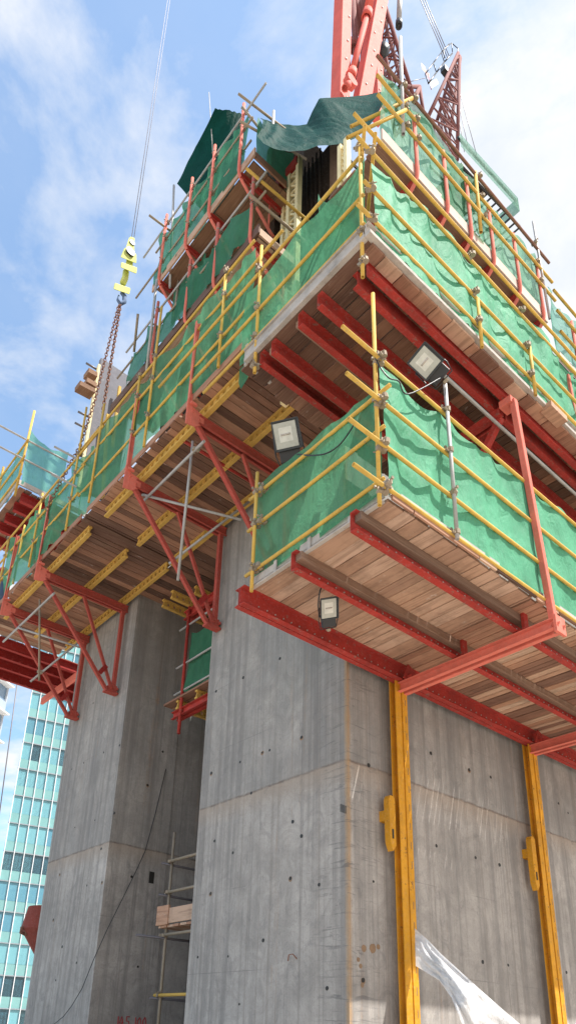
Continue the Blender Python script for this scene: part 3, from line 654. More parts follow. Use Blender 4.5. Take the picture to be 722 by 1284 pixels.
for z in (8.35, 9.0, 9.95): tubeobj('guard_rail', (7.38, 12.2, z), (7.38, 10.05, z), G1, 'galv')
for k, (xx, yy, z) in enumerate(((7.3, 11.9, 10.55), (7.7, 11.6, 10.7), (7.5, 12.6, 10.75))):
    mb = MB(); h20(mb, (xx-.4, yy, z), (8.9, yy, z)); obj('girder', mb, 'yelb', G1)
deck(G1, 'infill_deck', 'wx', 6.73, 9.2, 9.95, 13.16, 11.1, 0, lo=.0, hi=.6)
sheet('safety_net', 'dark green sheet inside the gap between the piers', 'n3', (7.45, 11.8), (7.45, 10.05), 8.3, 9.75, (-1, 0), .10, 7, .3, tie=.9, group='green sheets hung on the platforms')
G2 = thing('gap_scaffold', 'weathered tube scaffold with toe board in the gap at the foot of the piers', 'scaffold', (7.5, 11.9, 0))
tubeobj('standard', (7.5, 11.9, 0), (7.5, 11.9, 5.3), G2, 'clamp', r=.028)
for z, m in ((4.72, 'clamp'), (4.12, 'clamp'), (2.27, 'yel'), (3.33, 'clamp')):
    o = tubeobj('ledger', (7.46, 12.05 if z < 4 else 11.95, z), (7.46, 10.05, z), G2, m, r=.03); coupler((7.48, 11.9, z), o, 1.57)
    tubeobj('transom_tube', (7.3 if z != 3.33 else 6.9, 11.95, z-.06), (9.1, 11.95 if z != 3.33 else 11.8, z-.06), G2, 'rope')
deck(G2, 'plank_deck', 'wx', 7.42, 9.0, 10.1, 12.05, 3.45, 0, lo=.5, hi=1)
mb = MB(); mb.box((7.40, 10.1, 3.52), (7.425, 11.95, 3.80)); mb.box((7.38, 11.7, 3.5), (7.43, 12.1, 3.86)); obj('toe_board', mb, 'wy', G2, bev=.004)
# ================================================================ far platform at the left edge (upper) and far lower beams
P6 = thing('work_platform', 'distant upper platform at the left edge with blue-green sheets and red beams below', 'platform', (4.9, 18.5, 15.8))
deck(P6, 'plank_deck', 'wy', 4.8, 9.5, 17.4, 20.6, 15.85, 1, lo=0, hi=.6)
for y in (17.6, 18.1, 18.75, 19.3, 20.0):
    mb = MB(); chan(mb, (4.95, y, 15.68), (9.5, y, 15.68), .3, .12, side=1, bolts=0); obj('steel_beam', mb, 'redd', P6)
for z, x in ((16.1, 4.7), (16.75, 4.7), (17.35, 4.7)):
    tubeobj('guard_rail', (x, 17.1, z), (x, 20.8, z), P6, 'yel', r=.03)
for z in (16.8, 17.5): tubeobj('guard_rail', (3.6, 17.3, z), (9, 17.3, z), P6, 'galv', r=.03)
tubeobj('standard', (4.72, 17.35, 15.5), (4.78, 17.35, 18.7), P6, 'yel', r=.035)
tubeobj('standard', (4.72, 19.2, 15.5), (4.72, 19.2, 17.8), P6, 'yel', r=.035)
mb = MB(); mb.box((4.75, 17.33, 15.92), (9.5, 17.37, 16.08)); mb.box((4.73, 17.4, 15.92), (4.77, 20.6, 16.08)); obj('toe_board', mb, 'white', P6)
sheet('safety_net', 'blue-green sheet on the distant platform facing the viewer', 'n4', (4.8, 17.42), (6.0, 17.42), 15.95, 17.9, (0, -1), .10, 8, .25, tie=1.2, group='green sheets hung on the platforms')
sheet('safety_net', 'blue-green sheet along the side of the distant platform at the photo edge', 'n4', (4.82, 20.6), (4.82, 17.42), 15.95, 17.7, (-1, 0), .12, 9, .25, tie=1.2, group='green sheets hung on the platforms')
P7 = thing('work_platform', 'shadowed far platform of shade-darkened red beams behind the left brackets', 'platform', (4.5, 17.5, 10.4))
deck(P7, 'plank_deck', 'wy', 4.4, 12, 17.42, 19.4, 11.1, 1, lo=0, hi=.5)
for y in (17.45, 18.0, 18.6, 19.25):
    mb = MB(); chan(mb, (4.42, y, 10.95), (12, y, 10.95), .28, .1, side=1); obj('steel_beam', mb, 'redd', P7)
mb = MB(); chan(mb, (7.2, 16.3, 10.62), (7.2, 19.4, 10.62), .2, .08, side=1); obj('cross_channel', mb, 'redp', P7)
# ================================================================ upper left climbing-formwork walkways (two tiers)
def bentpost(parent, x, y, zt, zk, xin, mat='redp', r=.035, ax=1):
    """tube post that kinks inwards under the walkway"""
    mb = MB()
    if ax == 1: pts = [(x, y, zt), (x, y, zk+.1), (x+.02, y, zk-.02), (x+.10, y, zk-.16), (xin-.1, y, zk-.95), (xin, y, zk-1.0)]
    else: pts = [(y, x, zt), (y, x, zk+.1), (y, x+.02, zk-.02), (y, x+.08, zk-.14), (y, xin-.1, zk-.75), (y, xin, zk-.8)]
    mb.path(pts, r, 8); obj('bent_post', mb, mat, parent)
def tier(lab, y0, y1, z, posts, zt, rails, tint='chip'):
    P = thing('formwork_walkway', lab, 'walkway', (5.2, (y0+y1)/2, z), 'walkways hung on the climbing formwork')
    deck(P, 'plank_deck', tint, 5.26, 6.35, y0, y1, z, 1, pw=.42, jit=.02)
    mb = MB(); mb.box((5.19, y0-.12, z-.03), (5.23, y1+.1, z+.22)); obj('toe_board', mb, 'wy', P, bev=.004)
    mb = MB(); mb.box((5.23, y0-.08, z), (6.1, y0-.04, z+.2)); obj('end_board', mb, 'wx', P, bev=.004)
    for y in posts:
        bentpost(P, 5.16, y, zt, z-.02, 6.15)
        mb = MB(); chan(mb, (5.2, y, z-.09), (6.5, y, z-.09), .14, .06, side=1); obj('steel_beam', mb, 'red', P)
        mb = MB(); mb.tube((6.0, y, z-.12), (6.0, y, z-.95), .02); obj('hanger_rod', mb, 'redp', P)
    for zz, a, b, m in rails:
        o = tubeobj('guard_rail', (5.21, a, zz), (5.21, b, zz), P, m, r=.023, bow=.01)
        for c in posts: coupler((5.19, c, zz), o, 1.57)
    return P
T1 = tier('upper left walkway under the dark green tarpaulin with red bent posts', 7.55, 11.2, 18.0, (7.9, 8.95, 9.85, 10.95), 20.35, ((20.1, 7.2, 12.1, 'galv'), (19.5, 7.6, 11.4, 'clamp'), (18.7, 7.6, 12.2, 'clamp')))
for p, q in (((4.9, 7.75, 20.15), (6.6, 7.5, 20.1)), ((5.0, 7.75, 19.3), (6.6, 7.45, 19.5)), ((5.05, 7.8, 19.95), (6.5, 7.6, 19.0)), ((4.7, 10.95, 19.85), (5.4, 10.95, 19.9))):
    tubeobj('transom_tube', p, q, T1, 'clamp', r=.027)
tubeobj('standard', (5.75, 7.6, 18.1), (5.75, 7.6, 20.4), T1, 'galv', r=.03)
for y in (9.9, 10.6): tubeobj('standard', (5.5, y, 16.6), (5.5, y, 17.9), T1, 'clamp', r=.03)
mb = MB(); mb.path([at(267, 195, 0, 5.6), at(262, 115, 0, 5.6)], .012, 5); mb.path([at(213, 360, 0, 5.3), at(218, 232, 0, 5.3)], .03, 6); obj('thin_rod', mb, 'galv', T1)
T2 = tier('second left walkway below the bent posts with rumpled green sheet', 7.25, 12.6, 15.3, (7.35, 8.5, 9.5, 10.8), 17.1, ((16.9, 7.0, 12.3, 'galv'), (16.3, 7.0, 12.6, 'clamp')), 'wy')
tubeobj('transom_tube', (4.9, 7.25, 16.95), (6.7, 7.1, 16.8), T2, 'yel', r=.03)
tubeobj('transom_tube', (5.0, 7.25, 16.3), (6.7, 7.1, 16.1), T2, 'clamp', r=.03)
tubeobj('standard', (5.05, 10.7, 14.7), (5.0, 10.7, 17.6), T2, 'galv', r=.03)
tubeobj('transom_tube', (4.8, 11.0, 16.6), (5.1, 11.6, 16.2), T2, 'clamp', r=.03)
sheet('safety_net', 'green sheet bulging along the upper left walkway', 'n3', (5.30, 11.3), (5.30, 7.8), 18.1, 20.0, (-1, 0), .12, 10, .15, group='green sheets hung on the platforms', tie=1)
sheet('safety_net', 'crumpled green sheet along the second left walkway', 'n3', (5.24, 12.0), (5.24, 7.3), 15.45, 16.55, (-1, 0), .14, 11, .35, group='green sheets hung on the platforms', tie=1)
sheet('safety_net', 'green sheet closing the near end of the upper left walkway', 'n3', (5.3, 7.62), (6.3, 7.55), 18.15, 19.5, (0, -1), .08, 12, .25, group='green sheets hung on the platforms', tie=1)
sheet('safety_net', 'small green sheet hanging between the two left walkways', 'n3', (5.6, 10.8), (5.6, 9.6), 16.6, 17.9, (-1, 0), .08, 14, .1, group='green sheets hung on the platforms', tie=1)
# formwork shutters above the pier, with lattice girders
def shutter(name, lab, a, b, z0, z1):
    mb = MB(); mb.box(a, b); return mb
F1 = thing('wall_formwork', 'rusty, shade-darkened formwork shutter above the pier corner behind cream girders', 'formwork', (6.7, 6.5, 13.6))
mb = MB(); mb.box((6.66, 6.75, 13.6), (6.78, 12.9, 19.2)); mb.box((7.0, 6.40, 13.6), (16, 6.52, 17.6)); obj('shutter_face', mb, 'rusty', F1)
mb = MB(); mb.box((6.62, 6.50, 13.6), (6.98, 6.74, 19.0)); obj('corner_board', mb, 'wz', F1)
mb = MB()
for k in range(8): mb.box((6.6+.03*k, 6.34-.001*k, 13.8+k*.62), (7.2, 6.36, 13.9+k*.62))
for k in range(6): mb.tube((6.5, 6.9+k*.12, 13.6), (6.5, 6.9+k*.12, 19), .02)
obj('waling', mb, 'rusty', F1)
mb = MB(); mb.box((6.30, 8.1, 13.6), (7.1, 8.5, 20.9)); mb.box((7.1, 8.1, 13.6), (9.3, 8.5, 22.0)); obj('shade_backdrop', mb, 'rusty', F1)  # dark mass added to imitate the shaded opening under the tarpaulin
def lattice_girder(p, q, name='lattice_girder', parent=F1, w=.26, ax=1):
    mb = MB(); p, q = V(p), V(q); s = V((0, w/2, 0)) if ax == 1 else V((w/2, 0, 0))
    mb.bar(p-s, q-s, .085, .12, up=(1, 0, 0)); mb.bar(p+s, q+s, .085, .12, up=(1, 0, 0)); L = (q-p).length; d = (q-p)/L; n = int(L/.3); 
    for i in range(n):
        a = p+d*(i*L/n); b = p+d*((i+1)*L/n)
        mb.bar(a-s, b+s, .04, .05, up=(1, 0, 0)); mb.bar(a-s*1.0, a+s, .03, .05, up=(1, 0, 0))
    obj(name, mb, 'cream', parent, bev=.003)
lattice_girder((6.2, 7.35, 14.2), (6.2, 7.35, 18.75)); lattice_girder((6.35, 7.75, 14.2), (6.35, 7.75, 18.6), w=.16)
lattice_girder((6.25, 6.0, 12.2), (6.22, 5.95, 17.5), w=.16); lattice_girder((5.6, 6.6, 11.0), (5.6, 6.6, 13.6), w=.22); lattice_girder((9.2, 5.9, 12), (9.2, 5.9, 16), ax=0)
for z in (16.2, 18.6, 15.1):
    mb = MB(); chan(mb, (6.1, 7.2, z), (6.1, 9.4, z), .22, .08, side=1, bolts=.25); chan(mb, (6.25, 7.2, z), (6.25, 9.4, z), .22, .08, side=-1); obj('steel_waler', mb, ['red', 'galv'], F1)
mb = MB(); chan(mb, (6.1, 5.75, 15.2), (6.9, 5.75, 15.2), .2, .08, side=1, bolts=.2); obj('steel_waler', mb, ['red', 'galv'], F1)
F2 = thing('wall_formwork', 'brown steel frame formwork leaning above the left platform', 'formwork', (5.3, 12.5, 13.3))
mb = MB()
a, b = at(170, 520, 0, 5.5), at(186, 455, 0, 5.5)
for k in range(4):
    o = V((.12*k, 0, .0)); mb.bar(a+o, b+o+V((0, 0, .2)), .1, .14)
for k in range(7): c = a.lerp(b, k/6); mb.bar(c, c+V((.5, 0, 0)), .06, .08)
obj('steel_frame', mb, 'rusty', F2)
# ================================================================ P5 upper right walkway
P5 = thing('formwork_walkway', 'upper right walkway with pale toe board, brown planks and red bent posts', 'walkway', (5.7, 4.6, 15), 'walkways hung on the climbing formwork')
deck(P5, 'plank_deck', 'wx', 5.7, 10.55, 4.64, 5.95, 15.05, 0, pw=.3, lo=0, hi=.5)
mb = MB(); mb.box((5.68, 4.58, 15.06), (10.6, 4.62, 15.34)); obj('toe_board', mb, 'toe', P5, bev=.004)
for x in (6.5, 7.32, 8.0, 8.7, 9.55, 10.38):
    bentpost(P5, 4.54, x, 16.62, 15.0, 5.3, ax=0)
    mb = MB(); chan(mb, (x, 4.6, 14.98), (x, 6.3, 14.98), .13, .06, side=1); obj('steel_beam', mb, 'red', P5)
for z, x0 in ((15.9, 5.5), (16.45, 5.5), (17.05, 5.52)):
    o = tubeobj('guard_rail', (x0, 4.5, z), (10.9, 4.5, z-.03), P5, 'yel' if z < 17 else 'chain', r=.03)
    for c in (6.2, 6.5, 8.4, 10.3): coupler((c, 4.48, z), o)
tubeobj('standard', (6.12, 4.5, 15.6), (6.2, 4.5, 18.6), P5, 'galv', r=.033)
tubeobj('standard', (8.25, 4.5, 15.3), (8.3, 4.5, 17.1), P5, 'yel', r=.033)
tubeobj('standard', (10.5, 4.5, 15.0), (10.45, 4.5, 17.9), P5, 'galv', r=.025)
tubeobj('transom_tube', (5.3, 5.0, 15.2), (6.1, 4.4, 16.1), P5, 'yel', r=.03)
tubeobj('transom_tube', (5.5, 5.1, 15.9), (6.3, 4.4, 16.7), P5, 'yel', r=.03)
sheet('safety_net', 'green sheet along the upper right walkway below the crane', 'n2', (5.75, 4.68), (10.7, 4.68), 15.25, 17.15, (0, -1), .13, 15, .2, group='green sheets hung on the platforms', tie=1.2)
P5b = thing('formwork_walkway', 'farthest right walkway cut by the photo edge with short red posts', 'walkway', (12, 4.6, 14.5), 'walkways hung on the climbing formwork')
deck(P5b, 'plank_deck', 'wx', 10.9, 16, 4.64, 5.6, 14.3, 0, pw=.3, lo=0, hi=.5)
mb = MB(); mb.box((10.9, 4.58, 14.28), (16, 4.62, 14.5)); obj('toe_board', mb, 'toe', P5b)
for x in (11.6, 12.1, 13, 14): bentpost(P5b, 4.54, x, 15.9, 14.3, 5.3, ax=0)
for z in (15.0, 15.6, 16.2): tubeobj('guard_rail', (10.9, 4.5, z), (16, 4.5, z), P5b, 'yel', r=.03)
sheet('safety_net', 'blue tinted green sheet on the farthest right walkway', 'n4', (10.8, 4.68), (16, 4.68), 14.5, 16.3, (0, -1), .12, 16, .1, group='green sheets hung on the platforms')
# draped sheet hiding the space under the upper right walkway
sheet('safety_net', 'pale green sheet hanging beneath the upper right walkway', 'n2', (5.4, 5.8), (12.6, 5.8), 12.3, 14.9, (0, -1), .14, 17, .2, group='green sheets hung on the platforms', tie=1.3)
# cage platform high on the right
P8 = thing('mesh_cage_platform', 'high narrow cage walkway wrapped in green mesh with open grated floor', 'walkway', (9.6, 5.5, 20))
A0, A1 = V((9.55, 5.5, 20.15)), V((12.0, 5.5, 20.5))
mb = MB()
for dy in (0, .8):
    for dz in (0, 1.0): mb.bar(A0+V((0, dy, dz)), A1+V((0, dy, dz)), .05, .06)
for i in range(13):
    c = A0.lerp(A1, i/12); mb.bar(c, c+V((0, .8, 0)), .03, .04); mb.bar(c, c+V((0, 0, 1.0)), .04, .04); mb.bar(c+V((0, .8, 0)), c+V((0, .8, 1)), .025, .025)
obj('cage_frame', mb, 'black', P8)
mb = MB(); mb.bar(A0+V((0, .4, .03)), A0.lerp(A1, .45)+V((0, .4, .03)), .75, .03); obj('floor_panel', mb, 'rusty', P8)
mb = MB(); q = [A0+V((0, -.05, .58)), A1+V((0, -.05, .55)), A1+V((0, -.05, 1.08)), A0+V((0, -.05, 1.1))]
mb.add(q+[p+V((0, .95, 0)) for p in q], [(0, 1, 2, 3), (1, 5, 6, 2)]); obj('mesh_wrap', mb, 'n5', P8)
# ================================================================ tarpaulins
def patch(name, lab, corners, mat, amp, seed, nu=40, nv=24, topcurve=None):
    """bilinear sheet through four corners (TL, TR, BR, BL) with folds"""
    TL, TR, BR_, BL_ = [V(c) for c in corners]; s = V((seed, seed*2, 0)); mb = MB(); vs = []
    for j in range(nv+1):
        for i in range(nu+1):
            u, v = i/nu, j/nv; p = TL.lerp(TR, u).lerp(BL_.lerp(BR_, u), v)
            if topcurve: p = p+V((0, 0, 1))*topcurve(u, v)
            f = ridge(noise.noise(V((u*6+v*1.5, v*1.2, 1))+s))*.7+fbm(V((u*3, v*2, 0))+s)+.35*ridge(noise.noise(V((u*14-v*4, v*2, 3))+s))
            p = p+V((-.6, -.7, .2))*amp*f; vs.append(p)
    W = nu+1; mb.add(vs, [(j*W+i, j*W+i+1, (j+1)*W+i+1, (j+1)*W+i) for j in range(nv) for i in range(nu)], tint=.5, smooth=True)
    o = obj(name, mb, mat, None, loc=(TL+TR+BR_+BL_)/4); tag(o, lab, 'tarpaulin', 'dark green tarpaulins')
def drape(lab, top, bot, yt, yb, seed, amp):
    """tarpaulin between an upper and a lower hanging edge, each traced at its own depth"""
    def L(a, t): k = min(len(a)-2, int(t*(len(a)-1))); f = t*(len(a)-1)-k; return a[k][0]+(a[k+1][0]-a[k][0])*f, a[k][1]+(a[k+1][1]-a[k][1])*f
    mb = MB(); vs = []; n, m = 70, 30; s_ = V((seed, 0, seed))
    for j in range(m+1):
        for i in range(n+1):
            u, v = i/n, j/m; p = at(*L(top, u), 1, yt).lerp(at(*L(bot, u), 1, yb), v)
            f = ridge(noise.noise(V((u*9+v*3*(.5-u), v*.9, 1))+s_))+.6*ridge(noise.noise(V((u*16-v*6, v*1.0, 4))+s_))+.7*fbm(V((u*3, v*2, 7))+s_)
            e = min(1, 5*v, 6*(1-v))*.8+.2
            vs.append(p+V((-.25, -.75, .0))*amp*f*e+V((0, -.1, -.22))*math.sin(math.pi*v))
    W = n+1; mb.add(vs, [(j*W+i, j*W+i+1, (j+1)*W+i+1, (j+1)*W+i) for j in range(m) for i in range(n)], tint=.5, smooth=True)
    tag(obj('tarpaulin', mb, 'tarp', None, loc=vs[0]), lab, 'tarpaulin', 'dark green tarpaulins')
drape('dark green tarpaulin sagging over the top of the formwork below the red crane',
      [(326, 148), (332, 150), (340, 152), (354, 155), (368, 157), (384, 156), (391, 140), (400, 123), (418, 122), (438, 121), (458, 119), (477, 115)],
      [(322, 170), (330, 180), (344, 187), (362, 190), (382, 189), (398, 183), (414, 182), (430, 180), (444, 174), (458, 163), (470, 148), (482, 126)], 7.8, 6.25, 3, .06)
patch('tarpaulin', 'flat dark green tarpaulin hanging behind the upper left walkway', (at(270, 137, 0, 5.5), at(306, 143, 0, 6.2), at(285, 300, 0, 6.2), at(222, 231, 0, 5.5)), 'tarp', .04, 5, 20, 20)
patch('tarpaulin', 'narrow dark green tarpaulin along the top of the upper right walkway sheet', (at(512, 122, 1, 5.0), at(580, 214, 1, 5.0), at(574, 230, 1, 4.75), at(506, 150, 1, 4.75)), 'tarp', .06, 9, 30, 10)
# white plastic film on the lower wall
def film():
    top = [(520, 1165), (535, 1178), (552, 1196), (575, 1217), (600, 1240), (625, 1262), (660, 1292)]
    bot = [(521, 1212), (534, 1220), (550, 1230), (566, 1252), (575, 1275), (585, 1300), (600, 1330)]
    mb = MB(); vs = []; n = 30; m = 12
    def L(a, t): k = min(len(a)-2, int(t*(len(a)-1))); f = t*(len(a)-1)-k; return a[k][0]+(a[k+1][0]-a[k][0])*f, a[k][1]+(a[k+1][1]-a[k][1])*f
    for j in range(m+1):
        for i in range(n+1):
            a = L(top, i/n); b = L(bot, i/n); t = j/m
            y = 6.27-.75*min(1, i/n*1.6)-.07*ridge(noise.noise(V((i*.12, j*.35, 2))))-.05*math.sin(t*3.1)
            vs.append(at(a[0]+(b[0]-a[0])*t, a[1]+(b[1]-a[1])*t, 1, y))
    W = n+1; mb.add(vs, [(j*W+i, j*W+i+1, (j+1)*W+i+1, (j+1)*W+i) for j in range(m) for i in range(n)], smooth=True)
    tag(obj('plastic_film', mb, 'film', None, loc=vs[0]), 'torn white plastic film hanging from the yellow rail over the wall', 'plastic sheet')
film()
# ================================================================ floodlights
def flood(lab, c, nrm, upv, w, h, cablepts, grille=True):
    n = V(nrm).normalized(); u = V(upv); u = (u-n*u.dot(n)).normalized(); r = u.cross(n); c = V(c)
    T = thing('floodlight', lab, 'floodlight', c, 'site floodlights clamped to the platforms')
    def P(a, b, d): return c+r*a*w+u*b*h+n*d*w
    mb = MB(); f = [(-.5, -.5), (.5, -.5), (.5, .5), (-.5, .5)]
    mb.hexa([P(a*.55, b*.5, -.42) for a, b in f]+[P(a, b, -.06) for a, b in f]); mb.hexa([P(a, b, -.06) for a, b in f]+[P(a*1.04, b*1.04, 0) for a, b in f])
    for i in range(7): t = -.36+i*.12; mb.hexa([P(t-.012, -.3, -.5), P(t+.012, -.3, -.5), P(t+.012, .3, -.5), P(t-.012, .3, -.5), P(t-.012, -.4, -.1), P(t+.012, -.4, -.1), P(t+.012, .4, -.1), P(t-.012, .4, -.1)])
    obj('housing', mb, 'lamp', T, bev=.004)
    mb = MB(); mb.hexa([P(a*.86-.04, b*.88, -.01) for a, b in f]+[P(a*.86-.04, b*.88, .012) for a, b in f]); obj('lens', mb, 'lens', T); mb = MB(); mb.tube(P(-.22, .02, .014), P(.14, .02, .014), w*.035, 8); obj('lamp_tube', mb, 'white', T); mb = MB(); mb.hexa([P(a*.5-.04, .02+b*.5, .008) for a, b in f]+[P(a*.5-.04, .02+b*.5, .0135) for a, b in f]); obj('reflector', mb, 'reflector', T)
    mb = MB(); t = .035
    for a0, b0, a1, b1 in ((-.5, -.5, .5, -.5), (.5, -.5, .5, .5), (.5, .5, -.5, .5), (-.5, .5, -.5, -.5)): mb.bar(P(a0, b0, .01), P(a1, b1, .01), w*t*1.6, w*t*1.6, up=n)
    if grille:
        for i in range(8): b = -.42+i*.12; mb.bar(P(.42, b, .015), P(.5, b, .015), w*.03, w*.03, up=n)
    obj('bezel', mb, 'lamp', T)
    mb = MB(); mb.hexa([P(a*.8, -.5-.42*(b+.5), -.3) for a, b in f]+[P(a*.8, -.5-.42*(b+.5), -.04) for a, b in f]); obj('ballast_box', mb, 'black', T, bev=.006)
    mb = MB(); mb.path([P(-.52, .05, -.2), P(-.56, -.6, -.2), P(-.45, -1.0, -.2), P(.45, -1.0, -.2), P(.56, -.6, -.2), P(.52, .05, -.2)], w*.03, 6); obj('yoke', mb, 'black', T)
    mb = MB(); mb.hexa([P(a*.2+.0, -1.0-.14*(b+.5), -.3) for a, b in f]+[P(a*.2, -1.0-.14*(b+.5), -.1) for a, b in f]); obj('clamp', mb, 'clamp', T, bev=.004)
    if cablepts:
        mb = MB(); q = [P(.1, -.9, -.15)]+[V(p) for p in cablepts]
        sm = []
        for i in range(len(q)-1):
            p0, p1, p2, p3 = q[max(0, i-1)], q[i], q[i+1], q[min(len(q)-1, i+2)]
            for k in range(6):
                t = k/6; sm.append(.5*((2*p1)+(p2-p0)*t+(2*p0-5*p1+4*p2-p3)*t*t+(3*p1-p0-3*p2+p3)*t**3))
        sm.append(q[-1]); mb.path(sm, .009, 6); obj('cable', mb, 'black', T)
flood('floodlight facing out at the left end of the lowest right platform', at(359.5, 545, 0, 4.72), (-.62, -.62, -.5), (-.12, .1, 1), .345, .37,
      [at(372, 570, 0, 4.72), at(390, 571, 0, 4.66), at(410, 568, 0, 4.66), at(428, 555, 0, 4.66), at(445, 530, 0, 4.68), at(452, 515, 0, 4.9)])
flood('floodlight tilted sideways on the top yellow rail under the large platform', at(533.5, 453, 1, 3.85), (-.62, -.55, -.62), (-.55, .42, .72), .30, .31,
      [at(512, 494, 1, 3.85), at(500, 478, 1, 3.86), at(488, 474, 1, 3.86), at(477, 461, 1, 3.9), at(470, 448, 1, 3.95)])
flood('small green-rimmed floodlight hanging from a red beam under the lowest platform', at(413, 763, 2, 6.55), (-.15, -.75, -.75), (-.35, .05, 1), .23, .27,
      [at(402, 775, 2, 6.5), at(399, 760, 2, 6.52), at(401, 742, 2, 6.6), at(404, 735, 2, 6.72)])
# ================================================================ crane hook, chains, lifted panel
HK = thing('crane_hook_block', 'lime yellow crane hook block hanging from the hoist rope', 'hook block', at(157, 330, 1, 13))
def hp(x, y, d=0): return at(x, y, 1, 13+d)
mb = MB()
for s in (-.14, .14):
    mb.add([hp(156, 316, s), hp(169, 321, s), hp(168, 300, s), hp(162, 297, s)], [(0, 1, 2, 3)]); 
mb.hexa([hp(151, 322, -.18), hp(171, 330, -.18), hp(171, 318, -.18), hp(156, 310, -.18), hp(151, 322, .18), hp(171, 330, .18), hp(171, 318, .18), hp(156, 310, .18)])
mb.hexa([hp(151, 335, -.24), hp(171, 343, -.24), hp(172, 335, -.24), hp(152, 328, -.24), hp(151, 335, .24), hp(171, 343, .24), hp(172, 335, .24), hp(152, 328, .24)])
mb.hexa([hp(159, 316, -.08), hp(167, 319, -.08), hp(169, 298, -.08), hp(163, 296, -.08), hp(159, 316, .08), hp(167, 319, .08), hp(169, 298, .08), hp(163, 296, .08)])
mb.hexa([hp(157, 334, -.1), hp(166, 337, -.1), hp(168, 318, -.1), hp(160, 316, -.1), hp(157, 334, .1), hp(166, 337, .1), hp(168, 318, .1), hp(160, 316, .1)])
obj('sheave_housing', mb, 'lime', HK, bev=.02)
mb = MB(); mb.disc(hp(163, 316, -.2), (0, -1, 0), .13, 12, .05); mb.disc(hp(165, 305, -.12), (0, -1, 0), .08, 12, .05); obj('sheave', mb, 'lamp', HK)
mb = MB(); mb.path([hp(158, 340), hp(157, 348), hp(154, 355)], .09, 8); mb.hexa([hp(142, 362, -.1), hp(162, 369, -.1), hp(164, 361, -.1), hp(144, 354, -.1), hp(142, 362, .1), hp(162, 369, .1), hp(164, 361, .1), hp(144, 354, .1)]); obj('swivel', mb, 'lime', HK, bev=.02)
mb = MB(); mb.path([hp(152, 366), hp(156, 371), hp(156, 378), hp(151, 381), hp(148, 376), hp(149, 370)], [.05, .06, .06, .055, .045, .02], 8); obj('hook', mb, 'blue', HK)
mb = MB()
for a, b in (((165, 297), (219, -60)), ((168, 297), (222, -60))): mb.path([hp(*a), hp(*b)], .010, 5)
obj('hoist_rope', mb, 'hoist', HK)
def chainobj(lab, pts, r):
    mb = MB(); L = .095; k = 0
    for a, b in zip(pts, pts[1:]):
        d = (b-a); n = int(d.length/L)
        for i in range(n):
            c = a+d*((i+.5)/n); t = d.normalized(); s = V((1, 0, 0)) if k % 2 else V((0, 1, 0)); s = (s-t*s.dot(t)).normalized(); k += 1
            q = [c+t*(.064*math.cos(w))+s*(.036*math.sin(w)) for w in [2*math.pi*j/8 for j in range(9)]]
            mb.path(q, r, 5)
    tag(obj('sling_chain', mb, 'chain', None, loc=pts[0]), lab, 'chain', 'lifting chains below the hook')
chainobj('rust brown lifting chain crossing the lifted grey panel', [hp(151, 382), hp(128.5, 518)], .014)
chainobj('lifting chain running far down to the left behind the sheets', [hp(149, 382), hp(118, 505), hp(100, 560), hp(72, 612), hp(58, 640)], .011)
mb = MB()
PT = [at(127, 448, 1, 14), at(169, 476, 1, 14), at(146, 620, 1, 14), at(100, 620, 1, 14)]
LP = thing('lifted_panel', 'tall grey steel formwork panel with yellow edge standing behind the left platform', 'formwork panel', PT[3])
mb.hexa(PT+[p+V((0, .12, 0)) for p in PT]); obj('face_sheet', mb, 'greyp', LP, bev=.01)
mb = MB(); mb.bar(at(124, 458, 1, 13.97), at(97, 620, 1, 13.97), .06, .10, up=(0, 1, 0)); obj('edge_beam', mb, 'cream', LP)
mb = MB(); mb.bar(at(135, 520, 1, 13.8), at(128, 640, 1, 13.8), .07, .07, up=(0, 1, 0)); mb.bar(at(150, 485, 1, 13.8), at(141, 560, 1, 13.8), .07, .07, up=(0, 1, 0)); obj('yellow_strut', mb, 'yel', LP)
mb = MB(); c = at(105, 478, 1, 14)
for k, (x0, y0, x1, y1) in enumerate(((108, 468, 119, 474), (106, 480, 118, 487), (97, 484, 116, 494))): one('rear_waler', 'chip', LP, 'bar', at(x0, y0, 1, 14), at(x1, y1, 1, 14), .3, .14)
mb = MB()
for x0, y0, x1, y1 in ((108, 455, 119, 462), (98, 516, 106, 520), (94, 530, 106, 536)): one('tie_bar', 'rope', LP, 'tube', at(x0, y0, 1, 14.05), at(x1+6, y1+3, 1, 14.05), .03)
# ================================================================ tower crane above
CR = thing('tower_crane', 'red tower crane with box legs, hydraulic struts and lattice jib above the core', 'tower crane', (10, 9, 25))
def c9(x, y, d=0): return at(x, y, 1, 9+d)
def boxleg(name, a, b, w, d, yo=0, mat='crane'):
    mb = MB(); p, q = c9(*a, yo), c9(*b, yo); mb.bar(p, q, d, w, up=(1, 0, 0))
    t = (q-p).normalized(); L = (q-p).length; i = .5
    while i < L:
        c = p+t*i+V((U(-.1, .1), -d/2, 0)); mb.disc(c, (0, -1, 0), .04, 8, .03, mi=1); i += U(.9, 1.5)
    return obj(name, mb, [mat, 'galv'], CR, bev=.03)
boxleg('mast_leg', (426, 140), (431.5, -60), .42, .42)
boxleg('mast_leg', (451, 140), (487, -60), .50, .34)
boxleg('mast_leg', (474, 150), (468, -60), .36, .34, 1.2)
boxleg('mast_leg', (456, 140), (458, -60), .2, .3, 2.0, 'craned')
mb = MB(); mb.tube(c9(437, 105, -.3), c9(463, 8, -.3), .095); mb.tube(c9(461, 12, -.3), c9(469, -30, -.3), .14); mb.tube(c9(440, 96, -.3), c9(442, 88, -.3), .14); mb.tube(c9(459, 22, -.3), c9(461, 14, -.3), .17); obj('hydraulic_ram', mb, 'crane', CR)
